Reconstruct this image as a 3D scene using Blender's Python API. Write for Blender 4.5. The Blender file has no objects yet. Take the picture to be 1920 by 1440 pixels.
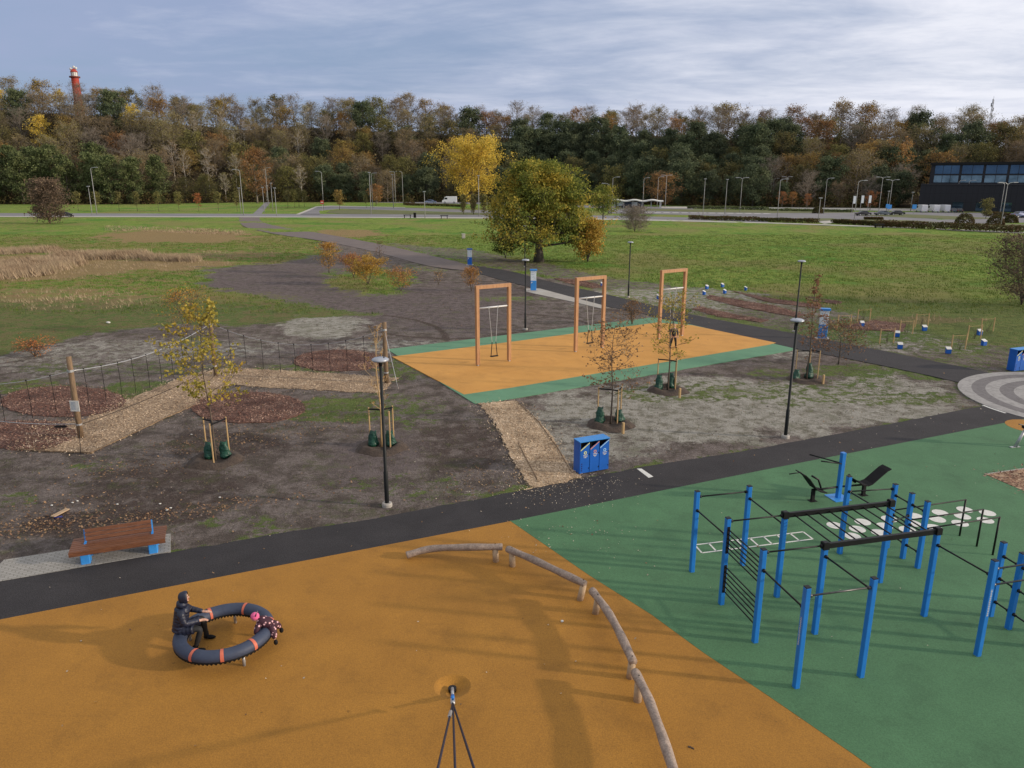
import bpy, math, random
import numpy as np
from mathutils import Vector, Matrix
R=math.radians
S=bpy.context.scene
# ------------------------------------------------------------------ camera, world, sun, exposure
CF=1400.0; TH=math.atan(383/CF); CH=10.5
cam=bpy.data.objects.new('camera',bpy.data.cameras.new('camera')); S.collection.objects.link(cam)
cam.data.sensor_width=36; cam.data.lens=CF*36/1920; cam.data.clip_start=.1; cam.data.clip_end=9000
cam.location=(0,0,CH); cam.rotation_euler=(math.pi/2-TH,0,0); S.camera=cam
SUN_AZ=100.0; SUN_EL=14.5
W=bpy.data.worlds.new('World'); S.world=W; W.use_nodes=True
def build_world():
    nt=W.node_tree; N=nt.nodes; L=nt.links; N.clear()
    out=N.new('ShaderNodeOutputWorld'); bg=N.new('ShaderNodeBackground'); L.new(bg.outputs[0],out.inputs[0])
    sky=N.new('ShaderNodeTexSky'); sky.sky_type='NISHITA'; sky.sun_disc=False
    sky.sun_elevation=R(SUN_EL); sky.sun_rotation=R(SUN_AZ); sky.air_density=1.0; sky.dust_density=1.2; sky.ozone_density=1.5
    tc=N.new('ShaderNodeTexCoord'); sp=N.new('ShaderNodeSeparateXYZ'); L.new(tc.outputs['Generated'],sp.inputs[0])
    def M(op,a,b=None,c=None):
        m=N.new('ShaderNodeMath'); m.operation=op
        for i,v in enumerate((a,b,c)):
            if v is None: continue
            if isinstance(v,(int,float)): m.inputs[i].default_value=v
            else: L.new(v,m.inputs[i])
        return m.outputs[0]
    z=M('MAXIMUM',sp.outputs[2],0.0); d=M('ADD',z,.09)
    cx=M('DIVIDE',sp.outputs[0],d); cy=M('DIVIDE',sp.outputs[1],d)
    cb=N.new('ShaderNodeCombineXYZ'); L.new(cx,cb.inputs[0]); L.new(cy,cb.inputs[1])
    mp=N.new('ShaderNodeMapping'); mp.inputs['Scale'].default_value=(.42,.62,1); mp.inputs['Rotation'].default_value=(0,0,R(14)); mp.inputs['Location'].default_value=(3.1,1.7,0)
    L.new(cb.outputs[0],mp.inputs[0])
    n1=N.new('ShaderNodeTexNoise'); n1.inputs['Scale'].default_value=.9; n1.inputs['Detail'].default_value=8; n1.inputs['Roughness'].default_value=.6; n1.inputs['Distortion'].default_value=.6
    L.new(mp.outputs[0],n1.inputs['Vector'])
    n2=N.new('ShaderNodeTexNoise'); n2.inputs['Scale'].default_value=3.4; n2.inputs['Detail'].default_value=7; n2.inputs['Roughness'].default_value=.62; n2.inputs['Distortion'].default_value=.3
    L.new(mp.outputs[0],n2.inputs['Vector'])
    # more and brighter cloud towards the sun (to the right)
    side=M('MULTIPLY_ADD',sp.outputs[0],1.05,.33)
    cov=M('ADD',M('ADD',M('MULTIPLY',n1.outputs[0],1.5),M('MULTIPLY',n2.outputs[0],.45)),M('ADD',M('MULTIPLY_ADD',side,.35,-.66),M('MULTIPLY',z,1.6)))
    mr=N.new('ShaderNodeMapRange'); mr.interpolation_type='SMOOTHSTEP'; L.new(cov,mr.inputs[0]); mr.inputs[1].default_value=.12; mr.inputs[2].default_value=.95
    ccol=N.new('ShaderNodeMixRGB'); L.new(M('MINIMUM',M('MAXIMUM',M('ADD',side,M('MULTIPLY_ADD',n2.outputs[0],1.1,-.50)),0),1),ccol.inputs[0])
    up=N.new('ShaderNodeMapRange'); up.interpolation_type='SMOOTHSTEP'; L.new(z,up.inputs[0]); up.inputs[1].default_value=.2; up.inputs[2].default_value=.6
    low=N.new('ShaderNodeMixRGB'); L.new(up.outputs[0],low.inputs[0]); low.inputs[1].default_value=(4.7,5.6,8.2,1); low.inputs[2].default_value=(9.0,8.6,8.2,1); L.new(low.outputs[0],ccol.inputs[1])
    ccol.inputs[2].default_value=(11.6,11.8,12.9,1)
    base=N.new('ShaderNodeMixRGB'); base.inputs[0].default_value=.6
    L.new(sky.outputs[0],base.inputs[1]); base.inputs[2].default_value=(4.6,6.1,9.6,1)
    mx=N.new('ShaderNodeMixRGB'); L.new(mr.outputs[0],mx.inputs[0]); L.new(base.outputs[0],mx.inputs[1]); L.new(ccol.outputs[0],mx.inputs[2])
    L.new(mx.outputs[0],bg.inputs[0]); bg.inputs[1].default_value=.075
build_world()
sun=bpy.data.objects.new('sun',bpy.data.lights.new('sun','SUN')); S.collection.objects.link(sun)
sun.data.energy=3.4; sun.data.angle=R(1.6); sun.data.color=(1.0,.84,.66)
sv=Vector((math.sin(R(SUN_AZ))*math.cos(R(SUN_EL)),math.cos(R(SUN_AZ))*math.cos(R(SUN_EL)),math.sin(R(SUN_EL))))
sun.rotation_euler=sv.to_track_quat('Z','Y').to_euler(); sun.location=(60,-20,40)
S.view_settings.view_transform='Standard'; S.view_settings.look='None'; S.view_settings.exposure=0.0; S.view_settings.gamma=1
# ------------------------------------------------------------------ helpers
def G(px,py,z=0.0):
    "ground point seen at a photo pixel (1920 wide)"
    u=(px-960)/CF; v=(720-py)/CF
    dy=math.cos(TH)+v*math.sin(TH); dz=-math.sin(TH)+v*math.cos(TH); t=(z-CH)/dz
    return (u*t,dy*t)
def HT(b,top):
    x,y=G(*b); v=(720-top)/CF
    return (v*y*math.cos(TH)-y*math.sin(TH))/(math.cos(TH)+v*math.sin(TH))+CH
def project(x,y,z=0):
    f=y*math.cos(TH)-(z-CH)*math.sin(TH); u=y*math.sin(TH)+(z-CH)*math.cos(TH)
    return 960+CF*x/f, 720-CF*u/f
class MB:
    def __init__(s): s.v=[]; s.f=[]
    def add(s,v,f):
        o=len(s.v); s.v+= [tuple(p) for p in v]; s.f+=[tuple(i+o for i in q) for q in f]; return s
    def box(s,c,d,rz=0,M=None):
        x,y,z=[k/2 for k in d]; V=[Vector((a*x,b*y,e*z)) for e in(-1,1) for b in(-1,1) for a in(-1,1)]
        if M is None: M=Matrix.Rotation(rz,3,'Z')
        V=[M@p+Vector(c) for p in V]
        return s.add(V,[(0,2,3,1),(4,5,7,6),(0,1,5,4),(2,6,7,3),(0,4,6,2),(1,3,7,5)])
    def bevbox(s,c,d,rz=0,b=.02):
        x,y=d[0]/2,d[1]/2; z0,z1=c[2]-d[2]/2,c[2]+d[2]/2; b=min(b,x*.45,y*.45)
        def ring(k,z): 
            X,Y=x-k,y-k
            return [(X-b,-Y,z),(X,-Y+b,z),(X,Y-b,z),(X-b,Y,z),(-X+b,Y,z),(-X,Y-b,z),(-X,-Y+b,z),(-X+b,-Y,z)]
        V=ring(b*.6,z0)+ring(0,z0+b*.6)+ring(0,z1-b*.6)+ring(b*.6,z1)
        M=Matrix.Rotation(rz,3,'Z'); V=[M@Vector(p)+Vector((c[0],c[1],0)) for p in V]
        F=[tuple(range(7,-1,-1)),tuple(range(24,32))]
        for k in range(3):
            for i in range(8): j=(i+1)%8; F.append((k*8+i,k*8+j,k*8+8+j,k*8+8+i))
        return s.add(V,F)
    def tube(s,pts,rad,n=8,cap=True):
        pts=[Vector(p) for p in pts]; m=len(pts)
        if isinstance(rad,(int,float)): rad=[rad]*m
        V=[]; ref=None
        for i,p in enumerate(pts):
            t=(pts[min(i+1,m-1)]-pts[max(i-1,0)]); t=t.normalized() if t.length>1e-9 else Vector((0,0,1))
            if ref is None: ref=Vector((1,0,0)) if abs(t.x)<.8 else Vector((0,1,0))
            a=(ref-t*ref.dot(t)).normalized(); ref=a; b=t.cross(a)
            for k in range(n):
                w=2*math.pi*k/n; V.append(p+(a*math.cos(w)+b*math.sin(w))*rad[i])
        F=[]
        for i in range(m-1):
            for k in range(n):
                l=(k+1)%n; F.append((i*n+k,i*n+l,i*n+n+l,i*n+n+k))
        if cap: F+= [tuple(range(n-1,-1,-1)),tuple(range((m-1)*n,m*n))]
        return s.add(V,F)
    def lathe(s,prof,c=(0,0,0),n=20):
        V=[];m=len(prof)
        for r,z in prof:
            for k in range(n):
                w=2*math.pi*k/n; V.append((c[0]+r*math.cos(w),c[1]+r*math.sin(w),c[2]+z))
        F=[(i*n+k,i*n+(k+1)%n,i*n+n+(k+1)%n,i*n+n+k) for i in range(m-1) for k in range(n)]
        F+=[tuple(range(n-1,-1,-1)),tuple(range((m-1)*n,m*n))]
        return s.add(V,F)
    def ball(s,c,r,M=None,n=14,m=9):
        if isinstance(r,(int,float)): r=(r,r,r)
        V=[];
        for i in range(m+1):
            a=math.pi*(i+.001)/(m+.002)
            for k in range(n):
                w=2*math.pi*k/n; p=Vector((r[0]*math.sin(a)*math.cos(w),r[1]*math.sin(a)*math.sin(w),r[2]*math.cos(a)))
                if M is not None: p=M@p
                V.append(p+Vector(c))
        F=[(i*n+k,i*n+n+k,i*n+n+(k+1)%n,i*n+(k+1)%n) for i in range(m) for k in range(n)]
        return s.add(V,F)
    def prism(s,poly,z0,z1):
        n=len(poly); V=[(x,y,z0) for x,y in poly]+[(x,y,z1) for x,y in poly]
        return s.add(V,[tuple(range(n-1,-1,-1)),tuple(range(n,2*n))]+[(i,(i+1)%n,n+(i+1)%n,n+i) for i in range(n)])
    def mesh(s,name,m,smooth=False):
        me=bpy.data.meshes.new(name); me.from_pydata(s.v,[],s.f)
        if m is not None: me.materials.append(m)
        if smooth: me.shade_smooth()
        return me
    def build(s,name,m,parent=None,smooth=False,loc=None,rz=0):
        return link(name,s.mesh(name,m,smooth),parent,loc,rz)
def link(name,me,parent=None,loc=None,rz=0):
    o=bpy.data.objects.new(name,me); S.collection.objects.link(o)
    if parent is not None: o.parent=parent
    if loc is not None: o.location=loc
    o.rotation_euler=(0,0,rz); return o
def mesh_np(name,V,F,m,smooth=False):
    V=np.asarray(V,dtype=np.float32); F=np.asarray(F,dtype=np.int32); k=F.shape[1]
    me=bpy.data.meshes.new(name); me.vertices.add(len(V)); me.vertices.foreach_set('co',V.ravel())
    me.loops.add(F.size); me.loops.foreach_set('vertex_index',F.ravel())
    me.polygons.add(len(F)); me.polygons.foreach_set('loop_start',np.arange(0,F.size,k,dtype=np.int32))
    me.update(calc_edges=True)
    if m is not None: me.materials.append(m)
    if smooth: me.shade_smooth()
    return me
def tag(o,label=None,cat=None,group=None,kind=None):
    if label: o['label']=label
    if cat: o['category']=cat
    if group: o['group']=group
    if kind: o['kind']=kind
    return o
def empty(name,loc,label,cat,group=None,rz=0):
    o=bpy.data.objects.new(name,None); S.collection.objects.link(o); o.location=loc if len(loc)==3 else (loc[0],loc[1],0); o.rotation_euler=(0,0,rz)
    o.empty_display_size=.2
    return tag(o,label,cat,group)
def copy_tree(o,loc,rz=0,label=None,group=None,scale=None):
    c=o.copy(); S.collection.objects.link(c); c.location=loc if len(loc)==3 else (loc[0],loc[1],0); c.rotation_euler=(0,0,rz)
    if label: c['label']=label
    if group: c['group']=group
    if scale: c.scale=scale if not isinstance(scale,(int,float)) else (scale,)*3
    for ch in o.children:
        d=ch.copy(); S.collection.objects.link(d); d.parent=c
        for g in ch.children:
            e=g.copy(); S.collection.objects.link(e); e.parent=d
    return c
# ------------------------------------------------------------------ numpy value noise
def _h(ix,iy,s):
    n=(ix*374761393+iy*668265263+s*1442695041)&0xffffffff
    n=((n^(n>>13))*1274126177)&0xffffffff
    return ((n^(n>>16))&0xffff)/65535.0
def vnoise(x,y,s=0):
    x=np.asarray(x,dtype=np.float64); y=np.asarray(y,dtype=np.float64)
    ix=np.floor(x).astype(np.int64); iy=np.floor(y).astype(np.int64); fx=x-ix; fy=y-iy
    fx=fx*fx*(3-2*fx); fy=fy*fy*(3-2*fy)
    a=_h(ix,iy,s); b=_h(ix+1,iy,s); c=_h(ix,iy+1,s); d=_h(ix+1,iy+1,s)
    return (a*(1-fx)+b*fx)*(1-fy)+(c*(1-fx)+d*fx)*fy
def fbm(x,y,s=0,o=4):
    t=0;a=.5;n=0
    for k in range(o):
        t=t+a*vnoise(x*2**k,y*2**k,s+k*7); n+=a; a*=.5
    return t/n
# ------------------------------------------------------------------ materials
def new_mat(name):
    m=bpy.data.materials.new(name); m.use_nodes=True; nt=m.node_tree
    return m,nt,nt.nodes,nt.links,nt.nodes['Principled BSDF']
def pm(name,c1,c2=None,scale=8,rough=.7,metal=0,bump=0,bscale=None,detail=5,stretch=None,spec=None,coord='Object',fine=None,bdist=.02):
    m,nt,N,L,b=new_mat(name)
    b.inputs['Roughness'].default_value=rough; b.inputs['Metallic'].default_value=metal
    if spec is not None: b.inputs['Specular IOR Level'].default_value=spec
    tc=N.new('ShaderNodeTexCoord'); src=tc.outputs[coord]
    if stretch:
        mp=N.new('ShaderNodeMapping'); mp.inputs['Scale'].default_value=stretch; L.new(src,mp.inputs[0]); src=mp.outputs[0]
    c2=c2 or tuple(k*.8 for k in c1)
    n=N.new('ShaderNodeTexNoise'); n.inputs['Scale'].default_value=scale; n.inputs['Detail'].default_value=detail; n.inputs['Roughness'].default_value=.6
    L.new(src,n.inputs['Vector'])
    r=N.new('ShaderNodeMapRange'); L.new(n.outputs[0],r.inputs[0]); r.inputs[1].default_value=.32; r.inputs[2].default_value=.68
    x=N.new('ShaderNodeMixRGB'); L.new(r.outputs[0],x.inputs[0]); x.inputs[1].default_value=(*c1,1); x.inputs[2].default_value=(*c2,1)
    L.new(x.outputs[0],b.inputs['Base Color'])
    if fine:
        f=N.new('ShaderNodeTexNoise'); f.inputs['Scale'].default_value=fine[0]; f.inputs['Detail'].default_value=3; L.new(src,f.inputs['Vector'])
        g=N.new('ShaderNodeMapRange'); L.new(f.outputs[0],g.inputs[0]); g.inputs[1].default_value=.3; g.inputs[2].default_value=.7; g.inputs[3].default_value=1-fine[1]; g.inputs[4].default_value=1+fine[1]
        y=N.new('ShaderNodeVectorMath'); y.operation='SCALE'; L.new(x.outputs[0],y.inputs[0]); L.new(g.outputs[0],y.inputs['Scale']); L.new(y.outputs[0],b.inputs['Base Color'])
    if bump:
        n2=N.new('ShaderNodeTexNoise'); n2.inputs['Scale'].default_value=bscale or scale*4; n2.inputs['Detail'].default_value=4; L.new(src,n2.inputs['Vector'])
        bp=N.new('ShaderNodeBump'); bp.inputs['Strength'].default_value=bump; bp.inputs['Distance'].default_value=bdist; L.new(n2.outputs[0],bp.inputs['Height']); L.new(bp.outputs[0],b.inputs['Normal'])
    return m
def stain(m,tint=.86,scale=.9,spots=True):
    "uneven wear, old damp stains and small dark spots that belong to the surface itself"
    nt=m.node_tree; N=nt.nodes; L=nt.links; b=N['Principled BSDF']; src=b.inputs['Base Color'].links[0].from_socket
    tc=N.new('ShaderNodeTexCoord')
    def layer(src,sc,lo,hi,k,det=8,st=(1,1,1),dist=0):
        mp=N.new('ShaderNodeMapping'); mp.inputs['Scale'].default_value=st; mp.inputs['Rotation'].default_value=(0,0,.4); L.new(tc.outputs['Object'],mp.inputs[0])
        n=N.new('ShaderNodeTexNoise'); n.inputs['Scale'].default_value=sc; n.inputs['Detail'].default_value=det; n.inputs['Roughness'].default_value=.65; n.inputs['Distortion'].default_value=dist; L.new(mp.outputs[0],n.inputs['Vector'])
        r=N.new('ShaderNodeMapRange'); r.interpolation_type='SMOOTHSTEP'; L.new(n.outputs[0],r.inputs[0]); r.inputs[1].default_value=lo; r.inputs[2].default_value=hi; r.inputs[3].default_value=1; r.inputs[4].default_value=k
        v=N.new('ShaderNodeVectorMath'); v.operation='SCALE'; L.new(src,v.inputs[0]); L.new(r.outputs[0],v.inputs['Scale']); return v.outputs[0]
    src=layer(src,scale,.50,.66,tint); src=layer(src,scale*.35,.42,.30,1.10,4); src=layer(src,2.2,.60,.70,tint+.04,6,(.15,1.6,1),.6)
    if spots: src=layer(src,5.5,.735,.76,.55,2)
    L.new(src,b.inputs['Base Color']); return m
def leaf_mat(name,cols,clump=.35,trans=.25,hue=.03):
    "cols: list of colours, chosen per leaf and per clump"
    m,nt,N,L,b=new_mat(name); b.inputs['Roughness'].default_value=.75; b.inputs['Specular IOR Level'].default_value=.15
    geo=N.new('ShaderNodeNewGeometry'); tc=N.new('ShaderNodeTexCoord'); oi=N.new('ShaderNodeObjectInfo')
    n=N.new('ShaderNodeTexNoise'); n.inputs['Scale'].default_value=clump; n.inputs['Detail'].default_value=3; L.new(tc.outputs['Object'],n.inputs['Vector'])
    a=N.new('ShaderNodeMath'); a.operation='MULTIPLY_ADD'; L.new(n.outputs[0],a.inputs[0]); a.inputs[1].default_value=1.9; a.inputs[2].default_value=-.68
    b2=N.new('ShaderNodeMath'); b2.operation='MULTIPLY_ADD'; L.new(geo.outputs['Random Per Island'],b2.inputs[0]); b2.inputs[1].default_value=.42; L.new(a.outputs[0],b2.inputs[2])
    b3=N.new('ShaderNodeMath'); b3.operation='MULTIPLY_ADD'; L.new(oi.outputs['Random'],b3.inputs[0]); b3.inputs[1].default_value=.3; L.new(b2.outputs[0],b3.inputs[2]); 
    cr=N.new('ShaderNodeValToRGB'); L.new(b3.outputs[0],cr.inputs[0]); e=cr.color_ramp.elements
    while len(e)<len(cols): e.new(.5)
    for i,c in enumerate(cols): e[i].position=i/(len(cols)-1) if len(cols)>1 else 0; e[i].color=(*c,1)
    hs=N.new('ShaderNodeHueSaturation'); L.new(cr.outputs[0],hs.inputs['Color'])
    h=N.new('ShaderNodeMapRange'); L.new(oi.outputs['Random'],h.inputs[0]); h.inputs[3].default_value=.5-hue; h.inputs[4].default_value=.5+hue; L.new(h.outputs[0],hs.inputs['Hue'])
    v=N.new('ShaderNodeMapRange'); L.new(geo.outputs['Random Per Island'],v.inputs[0]); v.inputs[3].default_value=.75; v.inputs[4].default_value=1.3; L.new(v.outputs[0],hs.inputs['Value'])
    L.new(hs.outputs[0],b.inputs['Base Color'])
    tr=N.new('ShaderNodeBsdfTranslucent'); L.new(hs.outputs[0],tr.inputs[0]); mx=N.new('ShaderNodeMixShader'); mx.inputs[0].default_value=trans
    L.new(b.outputs[0],mx.inputs[1]); L.new(tr.outputs[0],mx.inputs[2]); L.new(mx.outputs[0],N['Material Output'].inputs[0])
    return m
def chip_mat(name,cols,scale=14,bump=.9,rough=.9):
    m,nt,N,L,b=new_mat(name); b.inputs['Roughness'].default_value=rough
    tc=N.new('ShaderNodeTexCoord'); mp=N.new('ShaderNodeMapping'); L.new(tc.outputs['Object'],mp.inputs[0])
    n0=N.new('ShaderNodeTexNoise'); n0.inputs['Scale'].default_value=3; L.new(tc.outputs['Object'],n0.inputs['Vector'])
    ad=N.new('ShaderNodeMixRGB'); ad.blend_type='ADD'; ad.inputs[0].default_value=.12; L.new(mp.outputs[0],ad.inputs[1]); L.new(n0.outputs['Color'],ad.inputs[2])
    v=N.new('ShaderNodeTexVoronoi'); v.inputs['Scale'].default_value=scale; L.new(ad.outputs[0],v.inputs['Vector'])
    s=N.new('ShaderNodeSeparateColor'); L.new(v.outputs['Color'],s.inputs[0])
    cr=N.new('ShaderNodeValToRGB'); L.new(s.outputs[0],cr.inputs[0]); e=cr.color_ramp.elements
    while len(e)<len(cols): e.new(.5)
    for i,c in enumerate(cols): e[i].position=i/(len(cols)-1); e[i].color=(*c,1)
    big=N.new('ShaderNodeTexNoise'); big.inputs['Scale'].default_value=.9; big.inputs['Detail'].default_value=4; L.new(tc.outputs['Object'],big.inputs['Vector'])
    g=N.new('ShaderNodeMapRange'); L.new(big.outputs[0],g.inputs[0]); g.inputs[1].default_value=.3; g.inputs[2].default_value=.7; g.inputs[3].default_value=.72; g.inputs[4].default_value=1.2
    y=N.new('ShaderNodeVectorMath'); y.operation='SCALE'; L.new(cr.outputs[0],y.inputs[0]); L.new(g.outputs[0],y.inputs['Scale']); L.new(y.outputs[0],b.inputs['Base Color'])
    bp=N.new('ShaderNodeBump'); bp.inputs['Strength'].default_value=bump; bp.inputs['Distance'].default_value=.03; L.new(s.outputs[1],bp.inputs['Height']); L.new(bp.outputs[0],b.inputs['Normal'])
    return m
M={}
M['orange']=pm('orange_rubber',(.365,.171,.021),(.310,.142,.0165),.55,.85,bump=.5,bscale=70,fine=(38,.20),bdist=.008,detail=9)
M['green']=pm('green_rubber',(.070,.180,.082),(.055,.147,.066),.6,.85,bump=.5,bscale=70,fine=(38,.20),bdist=.008,detail=9)
M['lgreen']=pm('light_green_rubber',(.115,.265,.155),(.098,.235,.135),.5,.85,bump=.3,bscale=90,fine=(60,.12),bdist=.006)
M['lorange']=pm('light_orange_rubber',(.60,.30,.065),(.52,.255,.052),.5,.85,bump=.3,bscale=90,fine=(60,.12),bdist=.006)
M['asphalt']=pm('asphalt',(.033,.030,.032),(.020,.018,.020),.7,.88,bump=.9,bscale=45,fine=(30,.5),bdist=.015,detail=9)
for _k in ('orange','green','lgreen','lorange'): stain(M[_k],.90 if _k[0]=='l' else .87)
stain(M['asphalt'],.8,.6)
M['gravelpath']=pm('old_asphalt',(.17,.138,.125),(.125,.10,.095),.5,.9,bump=.4,bscale=40,fine=(22,.2))
M['road']=pm('road_grey',(.22,.215,.225),(.165,.16,.17),.08,.85,fine=(2.5,.12))
M['pave']=pm('concrete_pale',(.42,.40,.36),(.33,.31,.28),.6,.85,fine=(30,.12),bump=.2,bscale=30)
M['kerb']=pm('kerb_pale',(.50,.48,.44),(.4,.38,.34),.4,.85)
M['white']=pm('white_paint',(.72,.72,.68),(.58,.58,.54),9,.6,fine=(60,.1))
M['blue']=pm('blue_paint',(.020,.20,.62),(.015,.175,.55),3,.38,bump=.05,bscale=30)
M['blued']=pm('blue_cabinet',(.008,.115,.50),(.006,.10,.42),3,.42)
M['bluel']=pm('blue_light_paint',(.04,.27,.68),(.03,.22,.6),3,.45)
M['black']=pm('black_steel',(.006,.006,.007),(.010,.010,.011),6,.5,metal=0,spec=.3)
M['blackm']=pm('black_matte',(.006,.006,.007),(.010,.010,.011),6,.75,spec=.25)
M['galv']=pm('galvanised_steel',(.50,.51,.52),(.40,.41,.42),12,.45,metal=.6)
M['lamptop']=pm('lamp_grey_cap',(.42,.45,.50),(.34,.37,.42),8,.35,metal=.4)
M['lamppole']=pm('lamp_pole_dark',(.009,.011,.012),(.014,.017,.018),6,.55,spec=.3)
M['polegrey']=pm('far_pole_grey',(.36,.36,.35),(.28,.28,.27),1,.6)
M['wood']=pm('larch_beam',(.50,.27,.125),(.36,.175,.075),2.2,.6,stretch=(6,6,.6),bump=.25,bscale=12,fine=(9,.15))
M['bench']=pm('bench_wood',(.185,.075,.034),(.105,.040,.019),3,.5,stretch=(1,9,9),bump=.2,bscale=8,fine=(5,.2))
M['log']=pm('weathered_log',(.36,.28,.225),(.22,.17,.14),4,.8,bump=.6,bscale=14,fine=(20,.25),stretch=(1.2,1.2,1.2))
M['logcut']=pm('log_post_wood',(.48,.35,.22),(.34,.24,.15),6,.8,bump=.4,bscale=22)
M['stake']=pm('pine_stake',(.52,.36,.17),(.40,.26,.12),5,.7,stretch=(4,4,.7))
M['postw']=pm('brown_post',(.26,.175,.10),(.13,.085,.05),5,.85,stretch=(3,3,.5),bump=.5,bscale=16)
M['bark']=pm('bark_grey',(.11,.092,.075),(.06,.05,.042),3,.9,bump=.5,bscale=9)
M['barkl']=pm('bark_light',(.27,.23,.185),(.18,.15,.12),4,.9)
M['barkb']=pm('bark_brown',(.125,.095,.07),(.075,.056,.042),4,.9)
M['birch']=pm('birch_bark',(.52,.48,.42),(.33,.30,.26),.8,.8)
M['rope']=pm('dark_rope',(.018,.016,.03),(.03,.02,.04),30,.8)
M['bag']=pm('green_watering_bag',(.010,.075,.045),(.006,.045,.028),7,.45,bump=.9,bscale=9,bdist=.05)
M['soilm']=pm('tree_pit_soil',(.085,.060,.045),(.04,.03,.024),5,.95,bump=.9,bscale=14,bdist=.05)
M['chips']=chip_mat('tan_wood_chips',[(.12,.075,.046),(.29,.20,.12),(.40,.285,.18),(.52,.39,.26)],21)
M['mulch']=chip_mat('dark_bark_mulch',[(.032,.017,.013),(.098,.043,.029),(.155,.072,.047),(.22,.12,.082)],19)
M['tyre']=pm('blue_tyre_cover',(.040,.056,.098),(.030,.042,.078),5,.6,bump=.25,bscale=25)
M['strap']=pm('orange_strap',(.62,.16,.09),(.52,.12,.07),9,.6)
M['glass']=pm('window_glass',(.10,.17,.24),(.06,.10,.15),.15,.06,metal=.8)
M['glassl']=pm('window_glass_light',(.28,.38,.42),(.10,.15,.17),.25,.1,metal=.7)
M['facade']=pm('dark_facade',(.010,.010,.016),(.013,.013,.02),.2,.6,stretch=(12,12,.2))
M['carw']=pm('car_white',(.72,.73,.75),(.62,.63,.65),1,.3)
M['carb']=pm('car_black',(.012,.012,.015),(.02,.02,.024),1,.22)
M['carg']=pm('car_grey',(.10,.12,.15),(.08,.10,.12),1,.25,metal=.4)
M['carl']=pm('car_bluegrey',(.17,.20,.32),(.14,.17,.28),1,.3,metal=.3)
M['carglass']=pm('car_glass',(.02,.025,.03),(.015,.02,.025),1,.08)
M['tyreb']=pm('tyre_rubber',(.013,.013,.013),(.02,.02,.02),8,.8)
M['brick']=pm('red_tower_paint',(.42,.045,.022),(.33,.03,.016),.6,.7)
M['skin']=pm('skin',(.55,.33,.24),(.50,.28,.20),12,.55)
def stuff(n): return n
def leafs():
    M['L_oak']=leaf_mat('oak_leaves',[(.062,.090,.028),(.095,.130,.032),(.135,.170,.038),(.195,.215,.045),(.29,.275,.055),(.46,.33,.06)],.32,.38,.01)
    M['L_yel']=leaf_mat('yellow_leaves',[(.36,.30,.05),(.60,.46,.07),(.72,.56,.10),(.60,.42,.06)],.16,.35,.01)
    M['L_oran']=leaf_mat('orange_leaves',[(.22,.12,.05),(.38,.19,.065),(.42,.17,.06),(.44,.27,.10)],.6,.3,.012)
    M['L_green']=leaf_mat('dark_green_leaves',[(.052,.068,.048),(.075,.098,.058),(.105,.130,.068),(.145,.160,.078)],.16,.18,.018)
    M['L_will']=leaf_mat('willow_leaves',[(.050,.070,.034),(.085,.110,.048),(.130,.155,.062),(.17,.19,.08)],.2,.22,.012)
    M['L_brown']=leaf_mat('brown_leaves',[(.14,.115,.072),(.20,.165,.095),(.26,.20,.10),(.26,.22,.09)],.18,.25,.02)
    M['L_rust']=leaf_mat('rust_leaves',[(.12,.085,.05),(.20,.13,.06),(.29,.17,.06),(.27,.20,.065)],.2,.25,.02)
    M['L_olive']=leaf_mat('olive_leaves',[(.075,.080,.040),(.125,.122,.050),(.18,.165,.060),(.23,.19,.065)],.18,.22,.015)
    M['L_bare']=leaf_mat('bare_twig_tufts',[(.14,.12,.098),(.20,.165,.13),(.24,.20,.15)],.2,.1,.01)
    M['L_red']=leaf_mat('redbrown_leaves',[(.12,.07,.042),(.21,.12,.065),(.28,.16,.085),(.34,.23,.13)],.9,.3,.01)
    M['L_yg']=leaf_mat('yellowgreen_leaves',[(.15,.17,.03),(.30,.27,.05),(.42,.34,.07),(.38,.25,.04)],.9,.35,.01)
    M['L_litter']=leaf_mat('leaf_litter',[(.07,.040,.028),(.18,.105,.060),(.30,.20,.11),(.13,.070,.048)],.5,.1,.01)
    M['L_grass']=leaf_mat('grass_blades',[(.045,.085,.016),(.075,.13,.022),(.12,.17,.03),(.18,.19,.05)],.12,.2,.008)
    M['L_dry']=leaf_mat('dry_grass',[(.21,.15,.085),(.32,.24,.15),(.44,.35,.23),(.24,.20,.10)],.25,.2,.008)
    M['L_hedge']=leaf_mat('hedge_leaves',[(.030,.035,.014),(.06,.062,.020),(.10,.085,.03),(.09,.05,.025)],.4,.15,.01)
leafs()
# ------------------------------------------------------------------ ground
UX=[-.80,-.686,-.47,-.343,-.03,.10,.236,.43,.54,.70,.85]
UY=[340,  340,  342, 372,  372, 355,318, 296,292,288,288]
HH=[ 47,   46,   43,  41,   38,  36, 33,  30, 27, 25, 24]
def edge_y(u): return np.interp(u,UX,UY)
def hill_z(x,y):
    x=np.asarray(x,float); y=np.asarray(y,float); u=x/np.maximum(y,1); e=edge_y(u)+4
    t=np.clip((y-e)/95,0,1); s=t*t*(3-2*t); s=.35*t+.65*s
    n=(fbm(x/30,y/30,5,3)-.5)*8*np.clip(t*3,0,1)
    return s*np.interp(u,UX,HH)*1.0+n
def pin(X,Y,poly):
    ins=np.zeros(X.shape,bool); n=len(poly); j=n-1
    for i in range(n):
        xi,yi=poly[i]; xj,yj=poly[j]
        c=((yi>Y)!=(yj>Y)); 
        with np.errstate(divide='ignore',invalid='ignore'): xx=(xj-xi)*(Y-yi)/(yj-yi+1e-12)+xi
        ins^=(c&(X<xx)); j=i
    return ins
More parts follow.
